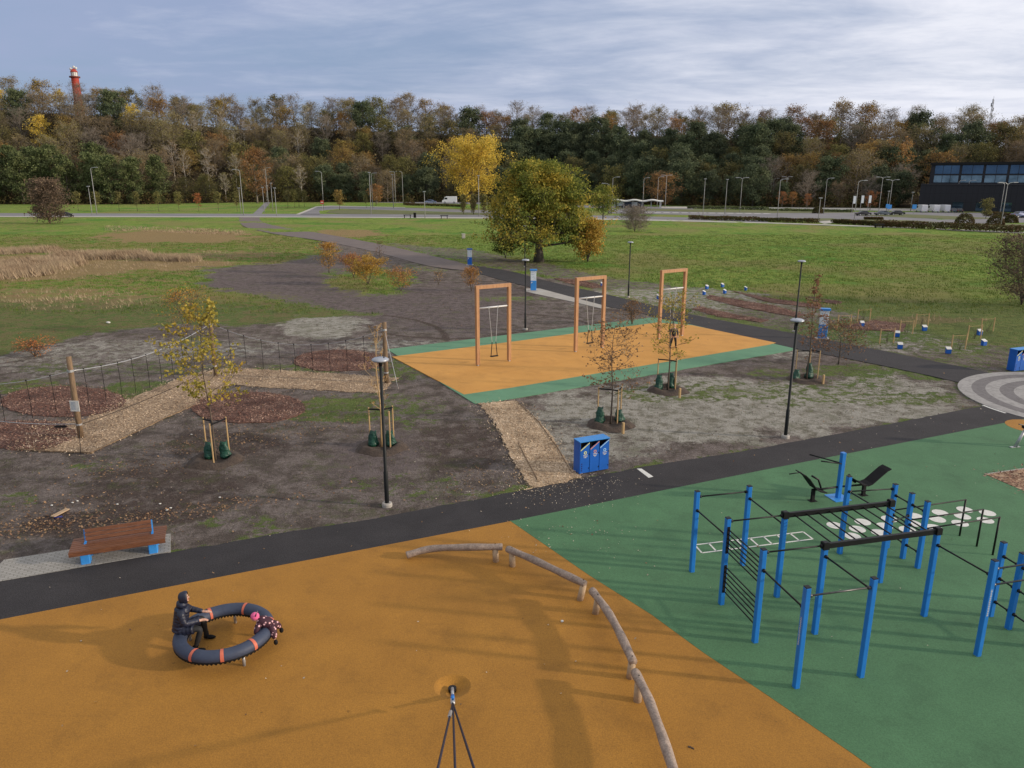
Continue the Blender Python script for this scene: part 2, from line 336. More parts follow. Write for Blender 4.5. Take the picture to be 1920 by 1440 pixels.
def sdist(X,Y,poly):
    d=np.full(X.shape,1e9); n=len(poly)
    for i in range(n):
        ax,ay=poly[i]; bx,by=poly[(i+1)%n]; dx,dy=bx-ax,by-ay; L2=dx*dx+dy*dy+1e-9
        t=np.clip(((X-ax)*dx+(Y-ay)*dy)/L2,0,1); d=np.minimum(d,np.hypot(X-ax-t*dx,Y-ay-t*dy))
    return np.where(pin(X,Y,poly),-d,d)
def W2(pts): return [G(*p) for p in pts]
SOIL=W2([(-60,690),(0,668),(120,632),(330,606),(430,618),(560,596),(690,590),(560,572),(430,545),(372,520),(370,500),(560,490),(620,470),(590,452),(700,458),(805,478),(900,500),(960,505),(1030,520),(1180,570),(1300,590),(1480,640),(1640,682),(1800,717),(1850,762),(1440,840),(960,926),(480,1010),(0,1100),(-60,1110)])
EDGE=W2([(700,452),(900,470),(1180,525),(1400,548),(1600,585),(1760,625),(1960,660),(1960,720),(1640,660),(1440,616),(1175,560),(960,508),(800,478)])
PALE=[((1290,775),(290,60),.85),((1120,830),(170,50),.6),((1560,760),(260,40),.8),((300,655),(280,22),.5),((760,650),(150,14),.5),((1330,565),(200,22),.5),((1380,745),(270,38),.9),((1650,735),(150,40),.8),((600,610),(90,22),.85),((1250,560),(170,20),.75),((1700,640),(190,26),.6),((480,650),(120,25),.35),((120,680),(170,28),.45),((1200,790),(150,25),.35),((1490,655),(60,18),.5),((1560,575),(150,20),.4)]
GREENP=[((690,528),(85,24),.95),((700,770),(170,30),.5),((760,900),(150,14),.35),((250,690),(200,14),.4),((1450,700),(70,12),.5),((290,735),(110,22),.8),((60,725),(90,14),.7),((620,770),(120,26),.75),((560,690),(90,12),.6),((500,570),(110,22),.4),((850,930),(160,14),.35),((1300,735),(160,18),.55),((1540,730),(200,30),.5),((1610,695),(120,14),.7),((1720,745),(90,14),.6),((760,690),(60,25),.6),((40,940),(40,20),.5),((180,870),(60,18),.4),((460,980),(110,18),.5),((1150,1),(1,1),0),((680,930),(120,26),.3),((90,690),(60,12),.5),((370,640),(50,10),.6),((800,500),(70,10),.4),((960,560),(90,6),.5),((1640,620),(160,22),.55),((1800,640),(80,25),.4)]
MAUVE=[((560,545),(210,50),1),((820,575),(170,44),1),((640,655),(180,14),.8),((1060,640),(120,14),.6),((700,860),(110,60),.6),((850,640),(100,14),.6)]
DARKP=[((470,500),(100,8),.5),((700,600),(60,8),.5),((300,920),(200,50),.65),((860,840),(120,60),.6),((250,970),(220,16),.8),((420,830),(130,30),.7),((1010,820),(60,30),.4),((930,560),(110,30),.6),((110,990),(110,20),.7),((700,520),(140,20),.5),((560,455),(60,12),.8),((1160,575),(60,14),.6)]
DRYP=[((90,500),(190,24),1.0),((320,497),(140,10),.95),((330,443),(150,12),.95),((650,438),(75,8),.8),((120,560),(200,26),.55),((1600,500),(180,12),.25),((1700,600),(150,8),.7),((1500,575),(90,8),.6),((420,478),(120,8),.6),((800,545),(1,1),0),((40,420),(70,14),.35),((1130,545),(60,6),.4),((1850,645),(90,10),.5)]
def ell(PX,PY,lst,nz):
    o=np.zeros(PX.shape)
    for (cx,cy),(rx,ry),s in lst:
        d=np.hypot((PX-cx)/rx,(PY-cy)/ry)+nz
        o=np.maximum(o,s*np.clip((1.25-d)/.5,0,1))
    return o
def zones(X,Y):
    PX,PY=project(X,Y); PX=np.where(Y<4,-999,PX)
    nz=(fbm(X/2.2,Y/2.2,3)-.5)*1.0; nb=(fbm(X/9,Y/9,13)-.5)
    sc=np.clip(Y/40,.5,4)
    soil=np.clip(.5-(sdist(X,Y,SOIL)+nz*3.0*sc)/(1.2*sc),0,1)
    soil=np.maximum(soil,.62*np.clip(.5-(sdist(X,Y,EDGE)+nz*4)/2.5,0,1))
    nr=nz*.9
    g=ell(PX,PY,GREENP,nr); soil=soil*(1-g*.9)
    pale=ell(PX,PY,PALE,nr); dark=ell(PX,PY,DARKP,nr); dry=ell(PX,PY,DRYP,nr); mauve=ell(PX,PY,MAUVE,nr)
    dry=np.maximum(dry,np.clip((nb-.12)*3,0,.5)*(Y>40)*(soil<.5)*np.clip((150-Y)/60,0,1)); dry=np.maximum(dry,.46*(np.clip((-X-2)/14,0,1)*np.clip((175-Y)/40,0,1)))
    lush=np.where(Y<66,.95,np.clip(.5+nb*2.6+.3*(Y>75),0,1))
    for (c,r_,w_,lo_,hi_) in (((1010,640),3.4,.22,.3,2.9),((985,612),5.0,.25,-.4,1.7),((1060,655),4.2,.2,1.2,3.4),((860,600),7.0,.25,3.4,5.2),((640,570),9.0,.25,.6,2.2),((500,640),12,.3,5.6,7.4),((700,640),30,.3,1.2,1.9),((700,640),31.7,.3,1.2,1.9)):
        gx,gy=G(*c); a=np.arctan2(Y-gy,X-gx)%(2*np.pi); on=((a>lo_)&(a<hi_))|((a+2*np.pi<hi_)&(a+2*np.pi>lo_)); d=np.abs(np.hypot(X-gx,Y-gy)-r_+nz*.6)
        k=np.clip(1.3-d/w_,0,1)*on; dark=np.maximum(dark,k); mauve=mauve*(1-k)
    return soil,pale*(.3+.7*soil),dark*soil,dry*(1-soil*.6),lush,mauve*soil
def gbump(X,Y,soil):
    b=-.05*np.abs(fbm(X/.5,Y/.5,21,3)-.5)*2*1.0
    m=((fbm(X/.9,Y/.9,31,3)-.5)*.22+(fbm(X/7,Y/7,41,2)-.5)*.35)*np.clip((Y-62)/8,0,1)*np.clip((250-Y)/90,0,1)
    return b-.012+np.where(soil<.3,m,0)*.0+m*(1-soil)
def make_ground():
    def ax(segs):
        o=[segs[0][0]]
        for a,b,st in segs:
            n=max(1,int(round((b-a)/st))); o+=list(np.linspace(a,b,n+1)[1:])
        return np.array(o)
    xs=ax([(-6000,-1500,900),(-1500,-500,120),(-500,-120,7),(-120,-40,1.2),(-40,32,.28),(32,120,1.0),(120,500,7),(500,1500,120),(1500,6000,900)])
    ys=ax([(-60,8,4),(8,60,.25),(60,110,.5),(110,230,1.2),(230,460,5),(460,700,30),(700,8000,900)])
    X,Y=np.meshgrid(xs,ys); soil,pale,dark,dry,lush,mauve=zones(X,Y)
    near=(Y>8)&(Y<260)
    Z=np.where(near,gbump(X,Y,soil),-.012)
    # keep the sheet just under all laid surfaces
    for poly in KEEP_FLAT:
        Z=np.where(sdist(X,Y,poly)<.6,np.minimum(Z,-.006),Z)
    DX,DY=G(848,1287); Z=Z-.42*np.exp(-((X-DX)**2+(Y-DY)**2)/.9)*0-.6*((X-DX)**2+(Y-DY)**2<.55)
    Z=Z+hill_z(X,Y)*(Y>250)
    ny,nx=X.shape; V=np.stack([X.ravel(),Y.ravel(),Z.ravel()],1)
    i=np.arange(ny-1)[:,None]*nx+np.arange(nx-1)[None,:]; i=i.ravel(); F=np.stack([i,i+1,i+nx+1,i+nx],1)
    # open the ground under the rubber dimple so nothing pokes through it
    me=mesh_np('ground',V,F,ground_mat(),True)
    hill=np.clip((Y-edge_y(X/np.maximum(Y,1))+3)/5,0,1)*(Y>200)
    for nm,a in (('soil',soil),('pale',pale),('dark',dark),('dry',dry),('lush',lush),('mauve',mauve),('near',np.clip((70-Y)/10,0,.62)),('hill',hill)):
        at=me.attributes.new(nm,'FLOAT','POINT'); at.data.foreach_set('value',a.ravel().astype(np.float32))
    return tag(link('ground',me),kind='structure')
def ground_mat():
    m,nt,N,L,b=new_mat('park_ground'); b.inputs['Roughness'].default_value=.95; b.inputs['Specular IOR Level'].default_value=.1
    tc=N.new('ShaderNodeTexCoord'); P=tc.outputs['Object']
    def at(n): a=N.new('ShaderNodeAttribute'); a.attribute_name=n; return a.outputs['Fac']
    def noise(sc,det=5,rough=.6,st=None):
        src=P
        if st: mp=N.new('ShaderNodeMapping'); mp.inputs['Scale'].default_value=st; L.new(P,mp.inputs[0]); src=mp.outputs[0]
        n=N.new('ShaderNodeTexNoise'); n.inputs['Scale'].default_value=sc; n.inputs['Detail'].default_value=det; n.inputs['Roughness'].default_value=rough; L.new(src,n.inputs['Vector']); return n.outputs[0]
    def ss(v,a,bb,lo=0,hi=1):
        r=N.new('ShaderNodeMapRange'); r.interpolation_type='SMOOTHSTEP'; L.new(v,r.inputs[0]); r.inputs[1].default_value=a; r.inputs[2].default_value=bb; r.inputs[3].default_value=lo; r.inputs[4].default_value=hi; return r.outputs[0]
    def mix(f,c1,c2):
        x=N.new('ShaderNodeMixRGB')
        if isinstance(f,float): x.inputs[0].default_value=f
        else: L.new(f,x.inputs[0])
        for i,c in ((1,c1),(2,c2)):
            if isinstance(c,tuple): x.inputs[i].default_value=(*c,1)
            else: L.new(c,x.inputs[i])
        return x.outputs[0]
    def madd(a,k,c):
        x=N.new('ShaderNodeMath'); x.operation='MULTIPLY_ADD'; L.new(a,x.inputs[0]); x.inputs[1].default_value=k
        if isinstance(c,(int,float)): x.inputs[2].default_value=c
        else: L.new(c,x.inputs[2])
        return x.outputs[0]
    n1=noise(1.6,8,.7); n2=noise(7,6,.7); n3=noise(.12,5); n4=noise(.5,6,.65); nf=noise(28,3)
    N1=ss(n1,.3,.7); N2=ss(n2,.3,.7); N4=ss(n4,.32,.68)
    g=mix(ss(n4,.38,.62),(.105,.185,.032),(.175,.275,.050))
    g=mix(ss(n1,.45,.62),g,(.27,.30,.075))
    g=mix(ss(noise(.06,4),.5,.66),g,(.10,.22,.034))
    g=mix(ss(noise(.35,7,.75,(1,.35,1)),.52,.68,0,.75),g,(.050,.090,.020))
    g=mix(ss(madd(at('lush'),.6,madd(n3,.6,-.1)),.25,.75),(.22,.22,.075),g)
    dry=mix(n2,(.20,.145,.065),(.34,.25,.125))
    g=mix(ss(madd(at('dry'),1.15,madd(N1,.6,madd(N4,.55,-.62))),.35,.72),g,dry)
    g=mix(at('near'),g,mix(N2,(.085,.100,.042),(.140,.150,.070)))
    s=mix(ss(n2,.3,.7),(.155,.130,.118),(.25,.215,.20))
    s=mix(ss(noise(.9,6,.7),.4,.62),s,(.105,.087,.076))
    s=mix(ss(madd(at('dark'),1.2,madd(N1,.7,madd(N2,.2,-.5))),.35,.85),s,mix(n2,(.060,.045,.040),(.125,.098,.087)))
    s=mix(ss(madd(at('mauve'),1.2,madd(N1,.6,-.3)),.35,.8),s,mix(ss(n1,.35,.62),(.105,.085,.082),(.185,.155,.150)))
    s=mix(ss(madd(at('pale'),1.1,madd(N1,.55,madd(N2,.2,-.36))),.3,.85),s,mix(ss(n1,.36,.60),(.20,.19,.15),(.40,.385,.345)))
    s=mix(ss(madd(n1,1.0,madd(n4,1.0,-.5)),.55,.74,0,.62),s,(.105,.110,.058))
    c=mix(ss(madd(at('soil'),1.0,madd(N1,.75,madd(N2,.35,-.55))),.32,.68),g,s)
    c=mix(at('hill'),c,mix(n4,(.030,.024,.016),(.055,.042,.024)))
    v=N.new('ShaderNodeVectorMath'); v.operation='SCALE'; L.new(c,v.inputs[0]); L.new(ss(nf,.3,.7,.72,1.25),v.inputs['Scale'])
    L.new(v.outputs[0],b.inputs['Base Color'])
    bp=N.new('ShaderNodeBump'); bp.inputs['Strength'].default_value=1.0; bp.inputs['Distance'].default_value=.2; L.new(madd(n2,.5,madd(n1,.6,madd(nf,.25,0.0))),bp.inputs['Height']); L.new(bp.outputs[0],b.inputs['Normal'])
    return m
def rough_edge(pts,amp,step,seed=1):
    out=[]; rn=random.Random(seed); n=len(pts)
    for i in range(n):
        a=Vector(pts[i]); b=Vector(pts[(i+1)%n]); k=max(1,int((b-a).length/step))
        for j in range(k):
            p=a.lerp(b,j/k); out.append((p.x+rn.uniform(-amp,amp),p.y+rn.uniform(-amp,amp)))
    return out
def sheet(name,poly,z,m,kind='structure',label=None,cat=None,group=None):
    n=len(poly); me=bpy.data.meshes.new(name)
    import mathutils.geometry as mg
    tris=mg.tessellate_polygon([[Vector((x,y,0)) for x,y in poly]])
    F=[]
    for t in tris:
        a,b,c=[Vector((*poly[i],0)) for i in t]
        F.append(tuple(t) if (b-a).cross(c-a).z>0 else tuple(reversed(t)))
    V=[(x,y,z) for x,y in poly]+[(x,y,z-.05) for x,y in poly]
    ar=sum(poly[i][0]*poly[(i+1)%n][1]-poly[(i+1)%n][0]*poly[i][1] for i in range(n))
    for i in range(n):
        j=(i+1)%n; q=(n+i,n+j,j,i); F.append(q if ar>0 else q[::-1])
    me.from_pydata(V,[],F); me.materials.append(m)
    return tag(link(name,me),label,cat,group,kind)
def smooth(pts,k=2):
    for _ in range(k):
        o=[pts[0]]
        for a,b in zip(pts,pts[1:]): o+=[(a[0]*.75+b[0]*.25,a[1]*.75+b[1]*.25),(a[0]*.25+b[0]*.75,a[1]*.25+b[1]*.75)]
        pts=o+[pts[-1]]
    return pts
# sheets in world coordinates
A_UP=W2([(-260,1122),(320,1036),(480,1008),(730,967),(960,923),(1195,877),(1440,838),(1850,760)])
A_LO=W2([(1920,786),(1440,880),(960,977),(480,1069),(0,1162),(-500,1255)])
asph=A_UP+[(27.5,35.5),(29,35.0)]+A_LO
D_LO=smooth(W2([(1850,732),(1797,716),(1640,682),(1487,653),(1440,641),(1300,610),(1235,595),(1170,580),(1132,574),(1050,553),(1015,543),(960,530),(880,508)]),1)
D_UP=smooth(W2([(880,497),(960,508),(1015,525),(1175,560),(1297,591),(1440,616),(1620,650),(1755,678),(1900,708)]),1)
diag=D_LO+D_UP
F_LO=smooth(W2([(880,508),(805,500),(740,482),(705,472),(605,451),(520,440),(480,431),(456,425),(447,414),(450,405)]),2)
F_UP=smooth(W2([(487,405),(486,413),(500,420),(540,428),(600,437),(705,456),(805,478),(880,497)]),2)
farp=F_LO+F_UP
plat=W2([(726,655),(1225,595),(1297,609),(1487,653),(1486,657),(905,757),(890,757)])
lor=W2([(735,669),(960,641),(1232,605),(1297,610),(1455,643),(1440,647),(960,727),(870,740)])
OG=W2([(955,976),(1106,1080),(1220,1152),(1320,1225),(1440,1305),(1600,1415),(1700,1487),(1900,1630)])
oran=OG+[(12,4.5),(-40,4.5),(-40,4.5+.01)]+[(-40,5.0)]+list(reversed(W2([(960,977),(480,1069),(0,1162),(-500,1255)])))
gree=W2([(955,976),(960,977),(1440,880),(1920,786)])+[(45,41.5),(45,4.5)]+list(reversed(OG))
KEEP_FLAT=[asph,diag,plat,oran,gree]
def jag(p,st=.35,am=.05):
    rn=random.Random(2); o=[p[0]]
    for a,b in zip(p,p[1:]):
        a=Vector(a);b=Vector(b); k=int((b-a).length/st)
        for j in range(1,k): q=a.lerp(b,j/k); o.append((q.x+rn.uniform(-am,am),q.y+rn.uniform(-am,am)))
        o.append(tuple(b))
    return o
def surfaces():
    sheet('asphalt_path',jag(A_UP)+asph[len(A_UP):],.004,M['asphalt'])
    sheet('asphalt_path',diag,.008,M['asphalt'])
    sheet('old_path',farp,.012,M['gravelpath'])
    sheet('green_rubber_border',plat,.012,M['lgreen'])
    sheet('orange_rubber_area',lor,.016,M['lorange'])
    sheet('green_rubber_area',gree,.012,M['green'])
    # orange rubber with a round dimple round the rope anchor
    cx,cy=G(848,1287); r0=.40; k=40
    import mathutils.geometry as mg
    hole=[(cx+r0*math.cos(2*math.pi*i/k),cy+r0*math.sin(2*math.pi*i/k)) for i in range(k)]
    allp=oran+hole
    tr=mg.tessellate_polygon([[Vector((*p,0)) for p in oran],[Vector((*p,0)) for p in reversed(hole)]])
    allv=[Vector((*p,0)) for p in oran]+[Vector((*p,0)) for p in reversed(hole)]
    F=[]
    for t in tr:
        a,b,c=[allv[i] for i in t]; F.append(tuple(t) if (b-a).cross(c-a).z>0 else tuple(reversed(t)))
    V=[(p.x,p.y,.008) for p in allv]; n0=len(V); rings=14
    for j in range(rings+1):
        q=1-j/rings; 
        for i in range(k):
            a=2*math.pi*i/k; rr=r0*max(q,.02); V.append((cx+rr*math.cos(a),cy+rr*math.sin(a),.008-.13*(1-(rr/r0)**2)**1.4))
    for j in range(rings):
        for i in range(k):
            a=n0+j*k+i; b=n0+j*k+(i+1)%k; F.append((a,b,b+k,a+k))
    me=bpy.data.meshes.new('orange_rubber_area'); me.from_pydata(V,[],F); me.materials.append(M['orange'])
    for i,p in enumerate(me.polygons): p.use_smooth=i>=len(F)-rings*k
    tag(link('orange_rubber_area',me),kind='structure')
    # small orange patch at right edge of the green
    cx,cy=G(1934,800); sheet('orange_rubber_area',[(cx+1.0*math.cos(a*.3),cy+1.0*math.sin(a*.3)) for a in range(21)],.016,M['orange'])
    # chip paths and mulch beds
    p=W2([(897,757),(967,751),(985,768),(1010,790),(1030,815),(1047,842),(1065,872),(1090,893),(1060,904),(985,918),(997,914),(975,885),(955,850),(938,812),(925,788)])
    sheet('chip_path',rough_edge(p,.10,.25,3),.020,chip_mat('pale_wood_chips',[(.18,.115,.07),(.38,.27,.165),(.52,.39,.25),(.66,.52,.36)],21))
    CP.append((p,'tan'))
    p=W2([(735,713),(750,709),(580,697),(480,692),(425,691),(380,697),(335,710),(275,735),(220,757),(157,786),(120,790),(60,800),(30,842),(90,846),(170,849),(250,812),(310,783),(375,755),(402,737),(430,720),(480,725),(600,731),(705,737),(725,727)])
    sheet('chip_path',rough_edge(p,.08,.25,4),.006,M['chips']); CP.append((p,'tan'))
    for n,(c,rx,ry) in enumerate((((118,753),116,29),((467,764),106,29),((636,676),85,20))):
        pp=[G(c[0]+rx*math.cos(a*math.pi/16),c[1]+ry*math.sin(a*math.pi/16)) for a in range(32)]
        sheet('mulch_bed',rough_edge(pp,.07,.3,n),.012,M['mulch']); CP.append((pp,'dark'))
    p=W2([(-40,790),(60,789),(120,792),(150,815),(90,843),(30,842),(-40,840)]); sheet('mulch_bed',rough_edge(p,.12,.3,9),.010,M['mulch']); CP.append((p,'dark'))
    for a in (((1040,522),(1090,525),(1135,537),(1110,541),(1060,530)),((1310,574),(1380,590),(1440,600),(1425,604),(1350,594),(1300,580)),((1330,553),(1450,573),(1510,590),(1495,594),(1400,578),(1325,560)),((1370,545),(1450,560),(1540,572),(1535,578),(1440,566)),((1580,612),(1640,600),(1700,608),(1690,622),(1610,618)),((1400,540),(1480,550),(1580,566),(1570,570),(1470,557))):
        p=W2(a); sheet('mulch_bed',rough_edge(p,.12,.4,11),.012,M['mulch']); CP.append((p,'dark'))
    p=W2([(1845,889),(1990,868),(1990,960),(1920,921)])
    sheet('wood_edging',p,.016,M['pave'])
    c=Vector(p[0]).lerp(Vector(p[2]),.45); p2=[tuple(Vector(q).lerp(c,.05)) for q in p]
    sheet('mulch_bed',p2,.022,chip_mat('playground_bark',[(.10,.05,.03),(.25,.14,.08),(.40,.26,.16),(.5,.36,.24)],9)); CP.append((p2,'dark'))
    # concrete strip by the far info pillar, bench paving
    sheet('concrete_strip',W2([(985,541),(1012,541),(1132,573),(1130,579),(1075,566),(1000,550),(985,546)]),.012,M['pave'])
    bm,nt,N,L,b=new_mat('bench_paving')
    tc=N.new('ShaderNodeTexCoord'); mp=N.new('ShaderNodeMapping'); mp.inputs['Rotation'].default_value=(0,0,R(-21)); L.new(tc.outputs['Object'],mp.inputs[0])
    br=N.new('ShaderNodeTexBrick'); br.inputs['Scale'].default_value=1; br.inputs['Brick Width'].default_value=.21; br.inputs['Row Height'].default_value=.105; br.inputs['Mortar Size'].default_value=.012
    br.inputs['Color1'].default_value=(.33,.32,.295,1); br.inputs['Color2'].default_value=(.26,.25,.23,1); br.inputs['Mortar'].default_value=(.19,.18,.16,1); br.inputs['Bias'].default_value=-.2
    L.new(mp.outputs[0],br.inputs[0]); L.new(br.outputs[0],b.inputs['Base Color']); b.inputs['Roughness'].default_value=.85
    sheet('paving',W2([(8,1050),(320,1001),(320,1035),(-10,1092),(-40,1097)]),.014,bm)
    # round plaza
    C=(29.0,36.2) if False else PLAZA; Rr=PLR
    pz,nt,N,L,b=new_mat('ring_paving')
    tc=N.new('ShaderNodeTexCoord'); ln=N.new('ShaderNodeVectorMath'); ln.operation='LENGTH'; L.new(tc.outputs['Object'],ln.inputs[0])
    dv=N.new('ShaderNodeMath'); dv.operation='MULTIPLY'; L.new(ln.outputs['Value'],dv.inputs[0]); dv.inputs[1].default_value=1/1.25
    fr=N.new('ShaderNodeMath'); fr.operation='FRACT'; L.new(dv.outputs[0],fr.inputs[0]); gt=N.new('ShaderNodeMath'); gt.operation='GREATER_THAN'; L.new(fr.outputs[0],gt.inputs[0]); gt.inputs[1].default_value=.5; dv2=N.new('ShaderNodeMath'); dv2.operation='SUBTRACT'; dv2.inputs[0].default_value=Rr/1.25; L.new(dv.outputs[0],dv2.inputs[1]); L.new(dv2.outputs[0],fr.inputs[0])
    v=N.new('ShaderNodeTexVoronoi'); v.inputs['Scale'].default_value=7; L.new(tc.outputs['Object'],v.inputs['Vector'])
    sp=N.new('ShaderNodeSeparateColor'); L.new(v.outputs['Color'],sp.inputs[0])
    x=N.new('ShaderNodeMixRGB'); L.new(gt.outputs[0],x.inputs[0]); x.inputs[1].default_value=(.30,.29,.28,1); x.inputs[2].default_value=(.15,.14,.14,1)
    g=N.new('ShaderNodeMapRange'); L.new(sp.outputs[0],g.inputs[0]); g.inputs[3].default_value=.82; g.inputs[4].default_value=1.15
    y=N.new('ShaderNodeVectorMath'); y.operation='SCALE'; L.new(x.outputs[0],y.inputs[0]); L.new(g.outputs[0],y.inputs['Scale']); L.new(y.outputs[0],b.inputs['Base Color']); b.inputs['Roughness'].default_value=.8
    mb=MB(); mb.prism([(Rr*math.cos(a*math.pi/48),Rr*math.sin(a*math.pi/48)) for a in range(96)],-.05,.024); o=mb.build('round_plaza',pz,loc=(C[0],C[1],0)); tag(o,kind='structure')
    # white path markings
    sheet('path_marking',W2([(1194,879),(1203,879),(1225,894),(1216,896)]),.009,M['white'])
    mb=MB(); a0=math.atan2(34.5-C[1],22.9-C[0])
    P1=[(C[0]+(Rr+.03)*math.cos(a0+t*.02),C[1]+(Rr+.03)*math.sin(a0+t*.02)) for t in range(12)]+[(C[0]+(Rr+.15)*math.cos(a0+t*.02),C[1]+(Rr+.15)*math.sin(a0+t*.02)) for t in range(11,-1,-1)]
    sheet('path_marking',P1,.010,M['white'])
    # agility ladder and white spots painted on the green rubber
    a,bq,c,d=[Vector(q) for q in W2([(1302.5,1022.5),(1506,998),(1524,1011.5),(1316,1037.5)])]
    mb=MB(); 
    def strip(p,q,w=.055):
        t=(q-p).normalized(); nn=Vector((-t.y,t.x))*w/2
        mb.add([(*(p-nn),.017),(*(q-nn),.017),(*(q+nn),.017),(*(p+nn),.017)],[(0,1,2,3)])
    strip(a,bq); strip(d,c)
    for k in range(9): strip(a.lerp(bq,k/8),d.lerp(c,k/8))
    tag(mb.build('ladder_marking',M['white']),kind='structure')
    cs=[(500,1063),(710,1038),(670,1092),(633,1145),(910,1015),(875,1068),(835,1118),(1100,993),(1085,1048),(1045,1095),(1290,968),(1270,1018),(1245,1080),(1475,945),(1458,995),(1440,1048),(1645,970),(1630,1025)]
    for q in cs:
        x,y=G(1440+q[0]/4,720+q[1]/4); mb=MB(); mb.add([(x+.245*math.cos(i*math.pi/12),y+.245*math.sin(i*math.pi/12),.017) for i in range(24)],[tuple(range(24))]); tag(mb.build('spot_marking',M['white']),kind='structure')
    # far roads
    def far(name,pts,z,m): sheet(name,W2(pts),z,m)
    far('road',[(-40,399.5),(500,401),(900,402),(1160,404.5),(1340,409),(1440,414),(1440,417),(1340,414.5),(1160,409.5),(900,407.5),(500,405.8),(-40,405)],.02,M['road'])
    far('pavement',[(-40,405.2),(500,406.0),(900,407.8),(1160,410),(1440,417.3),(1700,426),(1960,437),(1960,439.5),(1700,427.8),(1440,418.8),(1160,412.4),(900,409.6),(500,407.3),(-40,406.6)],.035,M['kerb'])
    far('road',[(480,373.6),(640,375.2),(900,378.5),(1160,386),(1300,389.5),(1300,392.5),(1160,391),(900,383),(640,378.5),(480,377)],.02,M['road'])
    far('road',[(555,402),(590,388),(620,386.5),(760,389.5),(960,396),(960,401),(760,395),(640,391.5),(598,395),(600,402)],.02,M['road'])
    far('pavement',[(555,402),(592,387.2),(620,385.8),(760,388.8),(760,389.4),(620,386.6),(596,388),(562,402)],.04,M['kerb'])
    far('pavement',[(470,405),(500,377),(509,377),(487,405)],.03,M['gravelpath'] if False else M['road'])
    far('car_park',[(1290,392),(1440,396),(1700,398),(1960,400),(1960,420),(1880,422),(1700,419),(1560,416),(1440,410),(1300,403),(1140,400),(1140,392)],.025,M['road'])
    far('pavement',[(1240,387),(1700,391),(1960,395),(1960,398),(1700,395.5),(1440,393),(1240,390)],.04,M['kerb'])
    far('grass_verge',[(1210,391.5),(1440,394.8),(1600,397.2),(1600,399),(1440,399.5),(1300,397.5),(1210,395)],.05,M['verge'])
    far('grass_verge',[(1600,403.5),(1700,402),(1880,409.5),(1790,412),(1640,408),(1600,405.5)][:4],.05,M['verge'])
    far('grass_verge',[(1610,412),(1700,413),(1760,416.5),(1680,417.5),(1600,415)],.05,M['verge'])
    far('grass_verge',[(1500,410),(1560,409.5),(1580,412.5),(1530,414.5)],.05,M['verge'])
    far('grass_verge',[(1750,418),(1960,421),(1960,433),(1700,424)],.05,M['verge'])
    far('grass_verge',[(620,394.5),(660,392.5),(760,396),(960,401.5),(900,403.2),(640,401),(612,399)],.05,M['verge'])
    # pale parking bay dashes
    for k in range(14):
        x,y=G(1216+k*17,398.6+k*.16); mb=MB(); mb.box((x,y,.056),(2.2,2.6,.004)); tag(mb.build('bay_marking',M['white']),kind='structure')
    far('pavement',[(1534,416),(1562,413.8),(1570,417.8),(1545,420)],.06,M['kerb'])
M['verge']=pm('verge_grass',(.085,.11,.03),(.14,.14,.05),.3,.95)
CP=[]
# plaza circle from three edge points
def circ(a,b,c):
    ax,ay=a;bx,by=b;cx,cy=c; d=2*(ax*(by-cy)+bx*(cy-ay)+cx*(ay-by))
    ux=((ax*ax+ay*ay)*(by-cy)+(bx*bx+by*by)*(cy-ay)+(cx*cx+cy*cy)*(ay-by))/d
    uy=((ax*ax+ay*ay)*(cx-bx)+(bx*bx+by*by)*(ax-cx)+(cx*cx+cy*cy)*(bx-ax))/d
    return (ux,uy),math.hypot(ax-ux,ay-uy)
PLAZA,PLR=circ(G(1797,718),G(1860,765),G(1920,698))
print('plaza',PLAZA,PLR)
surfaces()
make_ground()
# ------------------------------------------------------------------ scattered stuff
def quads(rng,X,Y,Z,size,asp=.5,tilt=.35,lift=.01):
    n=len(X); a=rng.uniform(0,2*np.pi,n); s=size*rng.uniform(.6,1.3,n)
    u=np.stack([np.cos(a),np.sin(a),rng.normal(0,tilt,n)],1)*s[:,None]/2
    w=np.stack([-np.sin(a),np.cos(a),rng.normal(0,tilt,n)],1)*(s*asp)[:,None]/2
    c=np.stack([X,Y,Z+lift+np.abs(u[:,2])+np.abs(w[:,2])],1)
    V=np.stack([c-u-w,c+u-w,c+u+w,c-u+w],1).reshape(-1,3); F=np.arange(4*n).reshape(-1,4); return V,F
def inside(rng,poly,n,grow=0):
    xs=[p[0] for p in poly]; ys=[p[1] for p in poly]
    X=rng.uniform(min(xs)-grow,max(xs)+grow,n*4); Y=rng.uniform(min(ys)-grow,max(ys)+grow,n*4)
    d=sdist(X,Y,poly); k=(d<0)|(rng.random(len(X))<np.exp(-np.maximum(d,0)/.22)*.5*(d<grow)); return X[k][:n],Y[k][:n]
def area(poly): return abs(sum(poly[i][0]*poly[(i+1)%len(poly)][1]-poly[(i+1)%len(poly)][0]*poly[i][1] for i in range(len(poly))))/2
